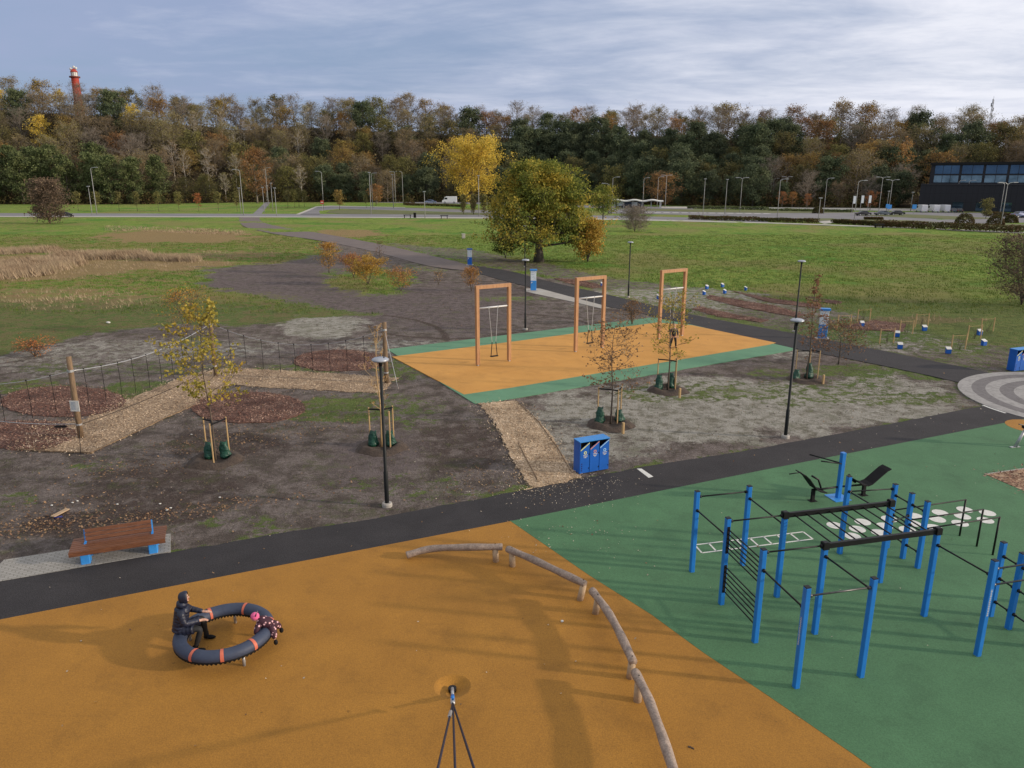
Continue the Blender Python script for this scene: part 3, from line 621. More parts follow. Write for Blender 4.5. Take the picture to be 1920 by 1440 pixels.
def scatter():
    rng=np.random.default_rng(5)
    for kind,nm,mt,per,size in (('tan','wood_chips','chips1',260,.052),('dark','bark_chips','mulch1',190,.06)):
        VV=[];FF=[];o=0
        for poly,k in CP:
            if k!=kind: continue
            x,y=inside(rng,poly,int(min(14000,area(poly)*per)),.7)
            v,f=quads(rng,x,y,np.full(len(x),.02),size,.4); VV.append(v); FF.append(f+o); o+=len(v)
        me=mesh_np(nm,np.concatenate(VV),np.concatenate(FF),M[mt]); tag(link(nm,me),kind='stuff')
    # fallen leaves: on soil in drifts, few on asphalt and rubber
    n=26000; Y=8+rng.power(1.6,n)*62; X=rng.uniform(-.72,.72,n)*Y*1.0
    dens=.03+.22*(fbm(X/2.0,Y/2.0,77)>.6)+.15*(fbm(X/.7,Y/.7,79)>.64)
    on_r=(sdist(X,Y,oran)<0)|(sdist(X,Y,gree)<0)|(sdist(X,Y,plat)<0)
    on_a=(sdist(X,Y,asph)<0)|(sdist(X,Y,diag)<0)
    dens=np.where(on_r,.010+.05*np.exp(-((X-2)**2+(Y-21.5)**2)/5),np.where(on_a,.035+.12*np.exp(-((X-1.8)**2+(Y-24)**2)/3),dens))
    k=rng.random(n)<dens; X=X[k];Y=Y[k]; v,f=quads(rng,X,Y,np.where(on_r[k]|on_a[k],.016,-.01),.05,.7)
    tag(link('fallen_leaves',mesh_np('fallen_leaves',v,f,M['L_litter'])),kind='stuff')
    for (px,py,n,sx,sy) in ((300,965,700,2.6,.35),(60,985,600,1.2,.5),(420,830,500,1.6,.9),(230,880,300,1.5,.8),(120,945,200,1.5,.5),(570,800,500,1.8,1.2),(905,900,250,1.0,1.0)):
        cx,cy=G(px,py); X=rng.normal(cx,sx,n); Y=rng.normal(cy,sy,n)+(X-cx)*.35
        ok=(sdist(X,Y,asph)>0.02); X=X[ok];Y=Y[ok]; v,f=quads(rng,X,Y,np.full(len(X),-.01),.05,.7); tag(link('fallen_leaves',mesh_np('fallen_leaves',v,f,M['L_litter'])),kind='stuff')
    # pale specks (petals and grit) on asphalt and rubber
    n=420; X=rng.uniform(-14,25,n); Y=rng.uniform(12,34,n); k=(sdist(X,Y,asph)<0)|(rng.random(n)<.35); X=X[k];Y=Y[k]
    v,f=quads(rng,X,Y,np.full(len(X),.016),.035,.8); tag(link('pale_specks',mesh_np('pale_specks',v,f,M['specks'])),kind='stuff')
    for (px,py,nn,sx) in ((1050,925,260,1.3),(1080,1010,90,1.4),(960,905,160,1.2),(1120,900,80,.8)):
        cx,cy=G(px,py); X=rng.normal(cx,sx,nn); Y=rng.normal(cy,sx*.5,nn); v,f=quads(rng,X,Y,np.full(nn,.016),.03,.6); tag(link('pale_specks',mesh_np('pale_specks',v,f,M['specks'])),kind='stuff')
    # soil clods
    n=26000; Y=18+rng.power(1.3,n)*45; X=rng.uniform(-.7,.7,n)*Y; so,pa,da,dr,lu,mv=zones(X,Y)
    k=(so>.5)&(rng.random(n)<.2+da*.8)
    for p in KEEP_FLAT: k&=sdist(X,Y,p)>.1
    X=X[k];Y=Y[k]; n=len(X); s=rng.uniform(.015,.06,n); base=np.array([[1,0,0],[0,1,0],[-1,0,0],[0,-1,0],[0,0,.8]])
    V=(np.stack([X,Y,np.full(n,-.03)],1)[:,None,:]+base[None]*s[:,None,None]*rng.uniform(.6,1.4,(n,5,1))).reshape(-1,3)
    F=(np.array([[0,1,4],[1,2,4],[2,3,4],[3,0,4]])[None]+(np.arange(n)*5)[:,None,None]).reshape(-1,3)
    tag(link('soil_clods',mesh_np('soil_clods',V,F,M['clod'])),kind='stuff')
    # grass tufts
    def blades(n,ylo,yhi,pw,hlo,hhi,wd,mt,cond,name,lean=(-.25,.1)):
        Y=ylo+rng.power(pw,n)*(yhi-ylo); X=rng.uniform(-.75,.75,n)*Y; so,pa,da,dr,lu,mv=zones(X,Y); k=cond(X,Y,so,dr,lu)
        for p in KEEP_FLAT+[farp]: k&=sdist(X,Y,p)>.25
        for p,_ in CP: k&=sdist(X,Y,p)>.05
        X=X[k];Y=Y[k]; n=len(X); b=6
        X=np.repeat(X,b)+rng.normal(0,.12 if yhi<90 else .25,n*b);Y=np.repeat(Y,b)+rng.normal(0,.12 if yhi<90 else .25,n*b); n*=b
        so=zones(X,Y)[0]; Z=gbump(X,Y,so); h=rng.uniform(hlo,hhi,n); a=rng.uniform(0,np.pi,n); w=wd*rng.uniform(.6,1.3,n)
        p=np.stack([X,Y,Z-.02],1); d=np.stack([np.cos(a),np.sin(a),np.zeros(n)],1)*w[:,None]/2
        t=p+np.stack([lean[0]*h+rng.normal(0,.35,n)*h,lean[1]*h+rng.normal(0,.35,n)*h,h],1)
        V=np.stack([p-d,p+d,t],1).reshape(-1,3); F=np.arange(3*n).reshape(-1,3)
        tag(link(name,mesh_np(name,V,F,M[mt])),kind='stuff')
    blades(42000,60,150,1.2,.10,.24,.05,'L_grass',lambda X,Y,so,dr,lu:(so<.45)&(dr<.5),'meadow_grass')
    blades(22000,18,66,1.3,.04,.11,.022,'L_moss',lambda X,Y,so,dr,lu:(rng.random(len(X))<.30)|(so<.5),'short_grass')
    blades(9000,45,130,1.2,.15,.4,.05,'L_dry',lambda X,Y,so,dr,lu:(dr>.5)&(so<.5),'dry_grass')
    # tall reeds on the left
    X=[];Y=[]
    for (x0,y0,x1,y1,wd,n) in ((-60,518,95,500,26,5200),(95,503,150,488,14,1500),(105,482,275,480,9,2600),(275,486,372,488,5,900),(-60,478,110,470,7,1300),(200,428,460,436,10,900)):
        for _ in range(n):
            t=rng.random(); q=G(x0+(x1-x0)*t,y0+(y1-y0)*t+rng.uniform(-wd,wd)*.5); X.append(q[0]+rng.normal(0,.4)); Y.append(q[1])
    X=np.array(X);Y=np.array(Y); tall=np.where(Y>130,.4,1.0); X=np.repeat(X,4)+rng.normal(0,.3,len(X)*4);Y=np.repeat(Y,4)+rng.normal(0,.5,len(Y)*4); tall=np.repeat(tall,4); n=len(X)
    h=rng.uniform(.35,1.05,n)*tall; a=rng.uniform(0,np.pi,n); p=np.stack([X,Y,np.full(n,-.05)],1); d=np.stack([np.cos(a),np.sin(a),0*a],1)*.045
    t=p+np.stack([-.35*h+rng.normal(0,.2,n)*h,rng.normal(0,.2,n)*h,h],1)
    V=np.stack([p-d,p+d,t],1).reshape(-1,3); tag(link('reeds',mesh_np('reeds',V,np.arange(3*n).reshape(-1,3),M['L_dry'])),kind='stuff')
def stuff_mats():
    M['L_moss']=leaf_mat('short_grass_blades',[(.05,.062,.03),(.075,.095,.038),(.11,.125,.05),(.17,.16,.09)],.3,.2,.008)
    M['chips1']=leaf_mat('loose_chips',[(.18,.115,.07),(.34,.235,.15),(.48,.36,.24),(.62,.50,.37)],.9,0,.0)
    M['mulch1']=leaf_mat('loose_bark',[(.045,.022,.018),(.12,.055,.042),(.20,.10,.075),(.36,.24,.18)],.9,0,.0)
    M['clod']=pm('clod',(.15,.12,.105),(.085,.068,.058),2,.95)
    M['specks']=pm('specks',(.5,.48,.40),(.4,.3,.2),20,.8)
stuff_mats(); scatter()
# ------------------------------------------------------------------ trees
def leaf_quads(rng,C,size,up=.0,asp=.75):
    n=len(C); u=rng.normal(size=(n,3)); u/=np.linalg.norm(u,axis=1)[:,None]; w=rng.normal(size=(n,3)); w[:,2]+=up; w-=u*(u*w).sum(1)[:,None]; w/=np.linalg.norm(w,axis=1)[:,None]
    s=size*rng.uniform(.55,1.3,n)[:,None]/2
    V=np.stack([C-u*s,C+w*s*asp,C+u*s,C-w*s*asp],1).reshape(-1,3); return V,np.arange(4*n).reshape(-1,4)
def tree_mesh(seed,h,r0,lo,width,shape='round',n1=16,n2=5,n3=3,up=.5,leaves=0,lsize=.4,spread=.5,rmin=.03,bark='bark',leaf='L_green',multi=1,name='tree',top=1.0,lean=0,lopt=1.0,sag=0,tipbias=.3,wob=.02,clear=0):
    rn=random.Random(seed); rng=np.random.default_rng(seed); mb=MB(); tips=[]
    def env(t):
        q=(t-lo)/(1.0001-lo)
        if shape=='round': return max(.08,math.sqrt(max(0,1-((q-.42)/.62)**2)))
        if shape=='cone': return max(.08,(1-q)*.95+.05)*min(1,.35+q*5)
        if shape=='column': return max(.1,min(1,q*4+.3)*math.sqrt(max(0,1-q**3)))
        if shape=='vase': return max(.1,.35+.75*q-.5*max(0,q-.7)/.3)
        if shape=='dome': return max(.1,math.sqrt(max(0,1-q**2.1))*(.86+.14*min(1,q*6)))
        if shape=='fan': return max(.1,math.sqrt(max(0,1-((q-.35)/.7)**2)))
        return 1
    for s in range(multi):
        az0=2*math.pi*s/multi+rn.random(); off=(0 if multi==1 else 1)
        def stem(t):
            k=off*width*.22*t
            return Vector((math.cos(az0)*k+lean*t*t*h+math.sin(t*7+s)*wob*h*t,math.sin(az0)*k+math.cos(t*6+s*2)*wob*h*t,t*h*top))
        K=7; mb.tube([stem(i/K) for i in range(K+1)],[r0*(1-.86*(i/K))*(1.35 if i==0 else 1)/(1 if multi==1 else 1.5) for i in range(K+1)],6 if r0<.25 else 8)
        for i in range(n1//multi+1):
            t=lo+(1-lo)*((i+rn.random())/(n1//multi+1))**.9; st=stem(t); az=i*2.399+rn.uniform(-.5,.5)+az0
            Lm=width*.5*env(t)*rn.uniform(.7,1.1); d=Vector((math.cos(az),math.sin(az),up*rn.uniform(.5,1.4)*(1.3 if t>.8 else 1))).normalized()
            pts=[st]; 
            for j in range(1,4): pts.append(st+d*Lm*j/3+Vector((0,0,(up*.18-sag)*Lm*(j/3)**2))+Vector([rn.uniform(-.05,.05)*Lm for _ in range(3)]))
            rr=max(rmin,r0*(1-.8*t)*.42); mb.tube(pts,[rr,rr*.7,max(rmin*.8,rr*.45),rmin*.6],4 if rr<.12 else 6,False); tips+=pts[2:]
            for j in range(n2):
                q=rn.uniform(.25,1.0); k=q*3; a=int(min(2,k)); b=pts[a].lerp(pts[a+1],k-a); L2=Lm*rn.uniform(.3,.55)
                d2=(d*.6+Vector((rn.gauss(0,.7),rn.gauss(0,.7),rn.gauss(.15+up*.3,.4)))).normalized(); e=b+d2*L2
                mb.tube([b,b.lerp(e,.5)+Vector([rn.uniform(-.06,.06)*L2 for _ in range(3)]),e],[max(rmin,rr*.4),rmin*.85,rmin*.5],3,False); tips+=[e,b.lerp(e,.6)]
                for l in range(n3):
                    b3=b.lerp(e,rn.uniform(.3,1)); e3=b3+(d2*.5+Vector((rn.gauss(0,.7),rn.gauss(0,.7),rn.gauss(.2,.5)))).normalized()*L2*rn.uniform(.35,.7)
                    mb.tube([b3,e3],[rmin*.7,rmin*.4],3,False); tips+=[e3]
    T=np.array([tuple(t) for t in tips]); zq=np.percentile(T[:,2],99.3); fz=h*.97/zq if zq>h*.97 else 1.0
    rq=np.percentile(np.hypot(T[:,0]-lean*h*.5,T[:,1]),97.5); fr=min(1.0,(width*.5)/rq)
    mb.v=[(x*fr,y*fr,z*fz) for x,y,z in mb.v]; T=T*np.array([fr,fr,fz])
    wood=mb.mesh(name+'_wood',M[bark],True)
    lm=None
    if leaves:
        idx=rng.integers(0,len(T),leaves); C=T[idx]+rng.normal(0,spread,(leaves,3))*np.array([1,1,.75])
        C[:,2]=np.maximum(C[:,2],clear+.1)
        V,F=leaf_quads(rng,C,lsize); lm=mesh_np(name+'_crown',V,F,M[leaf])
    return wood,lm
def put_tree(name,protos,loc,label,cat='tree',group=None,sc=1,rz=0,bits=('trunk','crown')):
    w,l=protos; o=empty(name,loc,label,cat,group,rz); o.scale=(sc,)*3 if isinstance(sc,(int,float)) else sc
    link(bits[0],w,o)
    if l: link(bits[1],l,o)
    return o
def forest():
    P={}
    def mk(key,n,**k): P[key]=[tree_mesh(100+i*7+len(P)*31,name=key,**k) for i in range(n)]
    mk('dark',4,h=19,r0=.35,lo=.03,width=15,n1=28,n2=5,n3=2,leaves=8500,lsize=.6,spread=.75,rmin=.05,leaf='L_green',up=.45)
    mk('will',3,h=23,r0=.35,lo=.02,width=13,n1=30,n2=5,n3=2,leaves=6000,lsize=.7,spread=.7,rmin=.05,leaf='L_will',up=.7,shape='column')
    mk('brown',4,h=19,r0=.32,lo=.08,width=15,n1=28,n2=6,n3=4,leaves=4600,lsize=.38,spread=.75,rmin=.055,leaf='L_brown',bark='barkl',up=.65)
    mk('rust',3,h=18,r0=.32,lo=.08,width=14.5,n1=26,n2=5,n3=3,leaves=3400,lsize=.48,spread=.7,rmin=.05,leaf='L_rust',bark='barkb',up=.6)
    mk('olive',3,h=18,r0=.32,lo=.05,width=15,n1=26,n2=5,n3=3,leaves=4000,lsize=.52,spread=.7,rmin=.05,leaf='L_olive',bark='bark',up=.6)
    mk('bare',5,h=19,r0=.30,lo=.15,width=15,n1=26,n2=8,n3=6,leaves=700,lsize=.35,spread=.6,rmin=.042,leaf='L_bare',bark='barkl',up=.9)
    mk('birch',3,h=20,r0=.20,lo=.35,width=9,n1=18,n2=5,n3=4,leaves=900,lsize=.4,spread=.5,rmin=.045,leaf='L_brown',bark='birch',up=.9,wob=.012)
    mk('yellow',2,h=18,r0=.3,lo=.1,width=12,n1=18,n2=5,n3=3,leaves=2600,lsize=.5,spread=.6,rmin=.045,leaf='L_yel',bark='barkl',up=.7)
    mk('orange',2,h=17,r0=.3,lo=.12,width=12,n1=18,n2=5,n3=3,leaves=2400,lsize=.5,spread=.6,rmin=.045,leaf='L_oran',bark='barkl',up=.6)
    mk('tan',1,h=17,r0=.3,lo=.12,width=12,n1=22,n2=5,n3=3,leaves=3000,lsize=.5,spread=.6,rmin=.045,leaf='L_tan',bark='barkl',up=.6)
    mk('spruce',1,h=21,r0=.3,lo=.08,width=8,n1=34,n2=5,n3=2,leaves=4200,lsize=.6,spread=.4,rmin=.05,leaf='L_green',bark='bark',up=-.1,shape='cone')
    INFO={'dark':('dark green leafy tree in the wooded hillside','dark green trees of the wooded hill','leafy_tree'),
          'will':('tall muted green willow at the foot of the wooded hill on the left','green willows at the forest edge','willow_tree'),
          'brown':('brown autumn tree with thin foliage on the wooded hillside','brown autumn trees of the wooded hill','autumn_tree'),
          'rust':('rust coloured autumn tree on the wooded hillside','rust coloured trees of the wooded hill','autumn_tree'),
          'olive':('olive green thinning tree on the wooded hillside','olive green trees of the wooded hill','leafy_tree'),
          'bare':('bare grey twigged tree on the wooded hill','bare trees of the wooded hill','bare_tree'),
          'birch':('slender pale trunked birch on the wooded hillside','pale birches of the wooded hill','birch_tree'),
          'yellow':('golden yellow tree among the brown trees of the wooded hill','yellow trees of the wooded hill','autumn_tree'),
          'orange':('bright orange tree among the trees of the wooded hill','orange trees of the wooded hill','autumn_tree'),
          'tan':('x','pale orange trees of the wooded hill','autumn_tree'),
          'spruce':('dark pointed spruce among the trees of the wooded hill','spruces of the wooded hill','spruce_tree')}
    rn=random.Random(11)
    def pick(px,k,K):
        r=rn.random(); f=k/K
        def W(**w):
            s=sum(w.values()); q=r*s
            for a,b in w.items():
                q-=b
                if q<=0: return a
            return a
        if k>=K-2:
            if px<500: return W(brown=4,rust=2.0,bare=3,olive=1.2,yellow=.5)
            return W(bare=6,brown=2,rust=1.6,olive=.7,tan=.3)
        if px<310:
            if k==0: return 'will'
            if k==1: return W(will=2,brown=3,bare=1)
            return W(brown=5,rust=1.5,olive=1.6,bare=2,dark=.5,yellow=.8)
        if px<600:
            if k<2: return W(birch=5,brown=2,dark=1.0,olive=1)
            return W(birch=2.2,brown=4,rust=2,olive=1.6,dark=1.3,bare=1,yellow=.4)
        if px<930:
            if k<2: return W(dark=4,birch=1.5,brown=1.5,olive=1.5,rust=.7)
            return W(dark=2,brown=3.5,rust=2.2,olive=2.4,bare=1.2,spruce=.2)
        if px<1440:
            if f<.62: return W(dark=9,olive=1)
            return W(dark=2.2,olive=2,rust=1.6,brown=1.8,tan=.3,bare=.6)
        if k<2: return W(dark=3,bare=3.0,olive=2,brown=1)
        return W(dark=3.5,olive=2.2,brown=2.4,rust=1.8,bare=1.2,yellow=.35,tan=.3)
    K=8; cnt=0
    for k in range(K):
        u=-.735+rn.random()*.01
        while u<.735:
            e=float(edge_y(u)); y=e+4+k*14.0+rn.uniform(-4,4)
            if k==K-1: y=e+4+100
            uu=u+rn.uniform(-.004,.004); x=uu*y; px=960+CF*uu*1.035
            step=(10.5 if k<2 else 11.5)/y; u+=step*rn.uniform(.8,1.2)
            if .53<uu<.62 and k==0 : continue
            if uu>.515 and y<325: continue
            kd=pick(px,k,K); z=float(hill_z(x,y))-.3
            sc=rn.uniform(.7,1.1)*(.92 if k==0 and kd!='will' else 1)
            if kd=='will': sc=rn.uniform(.85,1.05)
            if k==0 and px>1440: sc*=.8
            lab,gr,nm=INFO[kd]
            lay='at the foot' if k<2 else 'half way' if k<5 else 'on the crest'
            sec=[t for lim,t in ((90,'left of the red lighthouse'),(230,'below the red lighthouse'),(420,'behind the row of young trees'),(620,'behind the footpath junction'),(800,'behind the twin headed lamp'),(960,'behind the golden tree'),(1110,'behind the old oak'),(1300,'behind the bus shelter'),(1500,'behind the long hedge'),(1720,'behind the car park'),(9999,'behind the dark building')) if px<lim][0]
            kw={'dark':'dark green leafy tree','will':'tall muted green willow','brown':'thin brown autumn tree','rust':'rust coloured autumn tree','olive':'olive green thinning tree','bare':'bare grey twigged tree','birch':'slender pale trunked birch','yellow':'golden yellow tree','orange':'bright orange tree','tan':'pale orange autumn tree','spruce':'dark pointed spruce'}[kd]
            lab=kw+' '+lay+(' up the hill ' if lay=='half way' else ' of the hill ')+sec
            put_tree(nm,rn.choice(P[kd]),(x,y,z),lab,'tree',gr,sc,rn.uniform(0,6.28)); cnt+=1
    print('forest',cnt)
    # undergrowth along the forest foot
    rng=np.random.default_rng(3); n=30000; u=rng.uniform(-.76,.76,n); y=edge_y(u)+rng.uniform(-1,16,n); x=u*y; z=hill_z(x,y)+rng.uniform(0,1,n)**1.5*4.2*(.5+fbm(x/4,y/9,9))
    n2=52000; u2=rng.uniform(-.76,.76,n2); y2=edge_y(u2)+rng.uniform(12,112,n2); x2=u2*y2; z2=hill_z(x2,y2)+rng.uniform(0,1,n2)**1.3*9.0*np.clip((fbm(x2/6,y2/9,19)-.35)*3.2,0,1)
    V,F=leaf_quads(rng,np.stack([x2,y2,z2],1),1.0); tag(link('hillside_scrub',mesh_np('hillside_scrub',V,F,M['L_scrub'])),kind='stuff')
    k=~((u>.5)&(y<330)); V,F=leaf_quads(rng,np.stack([x,y,z],1)[k],.8); tag(link('undergrowth',mesh_np('undergrowth',V,F,M['L_hedge'])),kind='stuff')
    # special trees in front of the hill
    def at(px,py): return (*G(px,py),0)
    put_tree('autumn_tree',tree_mesh(41,h=26.5,r0=.5,lo=.04,width=27,n1=34,n2=7,n3=4,leaves=19000,lsize=.5,spread=.75,rmin=.05,leaf='L_yel',bark='barkb',up=1.0,shape='round',multi=3,name='golden'),at(885,391),'large golden yellow tree in front of the dark forest behind the road','tree')
    put_tree('autumn_tree',tree_mesh(43,h=25,r0=.4,lo=.1,width=15,n1=24,n2=6,n3=3,leaves=5000,lsize=.6,spread=.8,rmin=.05,leaf='L_rust',bark='barkl',up=.6,name='orangeb'),(-118,356,0),'broad orange and brown tree at the forest edge behind the left footpath lamps','tree')
    put_tree('autumn_tree',tree_mesh(44,h=13.5,r0=.3,lo=.05,width=15,n1=24,n2=5,n3=3,leaves=3000,lsize=.5,spread=.7,rmin=.04,leaf='L_rust',bark='barkb',up=.5,name='shelt'),(*G(1240,387),0),'orange and yellow tree behind the bus shelter','tree')
    for px,py,s,l in ((1620,330,1,'leftmost of the three orange crowned trees left of the dark building'),(1645,330,.95,'pale yellow thin crowned tree between two orange ones left of the dark building'),(1675,332,1.1,'bright orange bushy crowned tree nearest the dark building')):
        u=(px-960)/CF/1.035; y=330.; put_tree('autumn_tree',P['tan' if px!=1645 else 'brown'][0],(u*y,y,float(hill_z(u*y,y))),l,'tree',None,s*1.15,px)
    for px,py,s in ((1466,389,.36),(1485,389,.36),(1513,390,.32),(1631,394,.4),(707,383,.5),(620,372,.3)):
        x,y=G(px,py); put_tree('autumn_shrub',P['orange'][px%2],(x,y,0),'small orange bush by the road in front of the forest','shrub','small orange bushes along the far road',s,px)
    # hornbeam columns
    cp=tree_mesh(51,h=6.3,r0=.12,lo=.06,width=3.4,n1=34,n2=4,n3=2,leaves=1500,lsize=.35,spread=.25,rmin=.02,leaf='L_olive',bark='barkb',up=1.4,shape='column',name='columnar')
    for px,py in ((869,401),(888,402),(908,402),(925,401)):
        put_tree('columnar_tree',cp,at(px,py),'narrow upright olive green tree beside the road left of the big oak','tree','four narrow upright trees by the road',.95,px)
    yt=[tree_mesh(55+i,h=6.6,r0=.07,lo=.3,width=3.0,n1=16,n2=3,n3=2,leaves=700,lsize=.35,spread=.3,rmin=.02,leaf='L_olive',bark='barkb',up=1.1,shape='column',name='streettree') for i in range(2)]
    for i,(px,py) in enumerate(((147,395),(184,395),(224,396),(258,396),(298,396.5),(336,396.5),(410,396),(445,396))):
        put_tree('young_tree',yt[i%2],at(px,py),'young slim green tree in the row along the left road','tree','row of young green trees along the left road',1.0,i)
    put_tree('young_tree',tree_mesh(58,h=6,r0=.06,lo=.3,width=3,n1=14,n2=3,n3=2,leaves=500,lsize=.35,spread=.3,rmin=.02,leaf='L_oran',bark='barkb',up=1.1,shape='column',name='orangeyoung'),at(373,396.5),'young orange tree in the row of green ones along the left road','tree')
    for i,(px,py,s) in enumerate(((540,390,1.0),(553,389,1.05),(561,388,1.1),(571,388,1),(687,390,.75))):
        put_tree('young_tree',yt[i%2],at(px,py),'young green tree on the verge beside the footpath junction','tree','young green trees at the footpath junction',s,i)
    put_tree('autumn_tree',tree_mesh(59,h=7,r0=.1,lo=.15,width=4,n1=14,n2=4,n3=2,leaves=800,lsize=.4,spread=.35,rmin=.02,leaf='L_rust',bark='barkb',up=1,name='orsm'),at(637,393),'small leaning orange tree beside the car park entrance road','tree')
    put_tree('autumn_tree',tree_mesh(60,h=9,r0=.1,lo=.15,width=6,n1=14,n2=4,n3=2,leaves=1100,lsize=.4,spread=.45,rmin=.02,leaf='L_rust',bark='barkb',up=1,name='orsm2'),at(705,386),'bushy orange tree behind the pair of tall street lamps','tree')
    # oak
    ok=tree_mesh(71,h=12.9,r0=.62,lo=.16,width=14.2,n1=56,n2=8,n3=5,leaves=54000,lsize=.26,spread=.34,rmin=.022,leaf='L_oak',bark='bark',up=.22,sag=.14,shape='dome',name='oak',clear=.5)
    put_tree('oak_tree',ok,at(1010,492),'broad old oak with green and golden leaves on the meadow','tree')
    put_tree('autumn_shrub',tree_mesh(73,h=5.6,r0=.10,lo=.05,width=4.6,n1=34,n2=5,n3=4,leaves=6500,lsize=.24,spread=.3,rmin=.016,leaf='L_amber',bark='bark',up=.9,multi=5,name='ambershrub'),at(1102,491),'golden orange bushy tree right beside the old oak','tree')
    put_tree('shrub',tree_mesh(74,h=3.2,r0=.07,lo=.1,width=3.4,n1=18,n2=5,n3=3,leaves=1800,lsize=.24,spread=.25,rmin=.014,leaf='L_oakg',bark='bark',up=.7,multi=4,name='greenshrub'),at(948,484),'low green bush under the left side of the old oak','shrub')
    put_tree('leafy_tree',tree_mesh(75,h=9.3,r0=.2,lo=.2,width=8.2,n1=26,n2=6,n3=4,leaves=5000,lsize=.3,spread=.35,rmin=.025,leaf='L_oak',bark='bark',up=.6,name='midtree'),at(1130,420),'small round crowned yellow green tree behind the oak','tree')
    put_tree('bare_bush',tree_mesh(76,h=5.6,r0=.09,lo=.02,width=7.6,n1=80,n2=8,n3=5,leaves=1500,lsize=.2,spread=.3,rmin=.022,leaf='L_bare',bark='barkl',up=.25,multi=8,shape='round',name='barebush'),at(1190,434),'round bare grey bush on the meadow behind the black lamp','shrub')
    put_tree('bare_bush',tree_mesh(77,h=11.0,r0=.2,lo=.01,width=9.6,n1=80,n2=8,n3=5,leaves=6500,lsize=.35,spread=.4,rmin=.03,leaf='L_purp',bark='barkb',up=.3,multi=6,name='leftbush'),at(94,419),'large purplish brown bare bush on the left of the meadow','shrub')
    put_tree('bare_bush',tree_mesh(78,h=6.2,r0=.09,lo=.03,width=6.2,n1=50,n2=7,n3=4,leaves=7000,lsize=.14,spread=.3,rmin=.014,leaf='L_purp',bark='bark',up=.5,multi=6,name='rightbush'),at(1915,571),'brown thinly leaved bush at the right edge of the meadow','shrub')
    put_tree('shrub',tree_mesh(79,h=5.5,r0=.09,lo=.1,width=4,n1=20,n2=5,n3=3,leaves=1200,lsize=.3,spread=.3,rmin=.02,leaf='L_olive',bark='bark',up=.9,name='bl1'),at(1848,410),'green leafy young tree left of the dark building front','tree')
    for px,py,s,l in ((1835,395,1.2,'green yellow young tree in front of the dark building wall'),(1865,396,1.1,'orange tinted young tree in front of the dark building wall'),(1893,397,1.15,'yellow young tree by the tall lamp in front of the dark building')):
        put_tree('young_tree',yt[0] if px<1850 else P['yellow'][0],at(px,py),l,'tree',None,s if px<1850 else .4,px)
    # dark round shrubs and hedges
    rng=np.random.default_rng(8)
    for px,py,r,l in ((1808,422,2.3,'dark round clipped bush on the verge, leftmost of the round ones'),(1866,422,2.0,'dark round bush on the verge beside the thin lamp pole'),(1895,418,1.7,'dark round bush on the verge near the right edge of the photo'),(1533,400,1.8,'dark upright bush on the car park island by the short lamp'),(767,384,2.6,'dark wide bush beside the far road behind the street lamps')):
        n=1600; d=rng.normal(size=(n,3)); d/=np.linalg.norm(d,axis=1)[:,None]; C=d*rng.uniform(.6,1.0,n)[:,None]**.6*np.array([r,r,r*.85]); C[:,2]=np.abs(C[:,2]*1.5)
        V,F=leaf_quads(rng,C,.3); tag(link('round_bush',mesh_np('round_bush',V,F,M['L_hedge']),loc=(*G(px,py),0)),l,'bush')
    def hedge(a,b,w,h,l,mt='L_hedge',n=5000):
        A=Vector(G(*a));B=Vector(G(*b)); t=rng.random(n); q=rng.uniform(-.5,.5,n)*w; d=(B-A).normalized(); nn=Vector((-d.y,d.x))
        X=A.x+(B.x-A.x)*t+nn.x*q; Y=A.y+(B.y-A.y)*t+nn.y*q; h*=.7; Z=rng.uniform(0,1,n)**.7*h*(.75+.5*fbm(X/3,Y/3,4))
        X=X-A.x;Y=Y-A.y; V,F=leaf_quads(rng,np.stack([X,Y,Z],1),.35); tag(link('hedge',mesh_np('hedge',V,F,M[mt]),loc=(A.x,A.y,0)),l,'hedge')
    hedge((1292,411),(1535,418.5),2.6,1.5,'long low brown hedge between the meadow and the road, left of the gap')
    hedge((1562,418.5),(1700,426),2.6,1.4,'low brown hedge starting right of the gap behind the far bench')
    hedge((1640,425),(1930,437),3.0,2.1,'thick brown hedge along the right end of the meadow path')
    hedge((1288,391),(1440,394),2,1.6,'trimmed pale green hedge right of the bus shelter','L_will')
    hedge((1440,395),(1600,398),2,1.2,'thin low green hedge behind the car park','L_will',3500)
    hedge((1620,411.5),(1655,412),3,.9,'short dark hedge on the car park island','L_hedge',1500)
    hedge((1845,405),(1960,409),3,1.8,'dark hedge near the building forecourt','L_hedge',3000)
    hedge((760,385),(870,388),1.8,1.3,'low dark hedge beside the road under the white van','L_hedge',3000)
    # park shrubs and thin trees
    def shrub(px,py,h,w,leaf,l,n=1600,ls=.13,multi=4,nm='shrub',seed=0,n1=22,up=.9,cat='shrub',shape='round',lo=.12,bark='barkb',n2=5,n3=3):
        put_tree(nm,tree_mesh(200+seed,h=h,r0=.05,lo=lo,width=w,n1=n1,n2=n2,n3=n3,leaves=n,lsize=ls,spread=.16,rmin=.011,leaf=leaf,bark=bark,up=up,multi=multi,shape=shape,name='shrub%d'%seed),at(px,py),l,cat)
    shrub(617,512,3.6,2.9,'L_amber','orange young tree at the left end of the orange shrub cluster',2200,.12,1,'autumn_shrub',1,20,cat='tree')
    shrub(663,520,2.7,3.4,'L_oran','orange red shrub in the middle of the shrub cluster',2000,.12,5,'autumn_shrub',2)
    shrub(690,534,3.2,4.0,'L_amber','largest yellow orange shrub of the cluster on the soil patch',4200,.12,5,'autumn_shrub',3)
    shrub(752,546,2.4,3.2,'L_oran','small orange shrub on dark soil right of the cluster',1700,.10,2,'autumn_shrub',4)
    shrub(822,533,1.5,1.3,'L_amber','tiny sparse shrub between two orange shrubs',160,.08,2,'autumn_shrub',5,10)
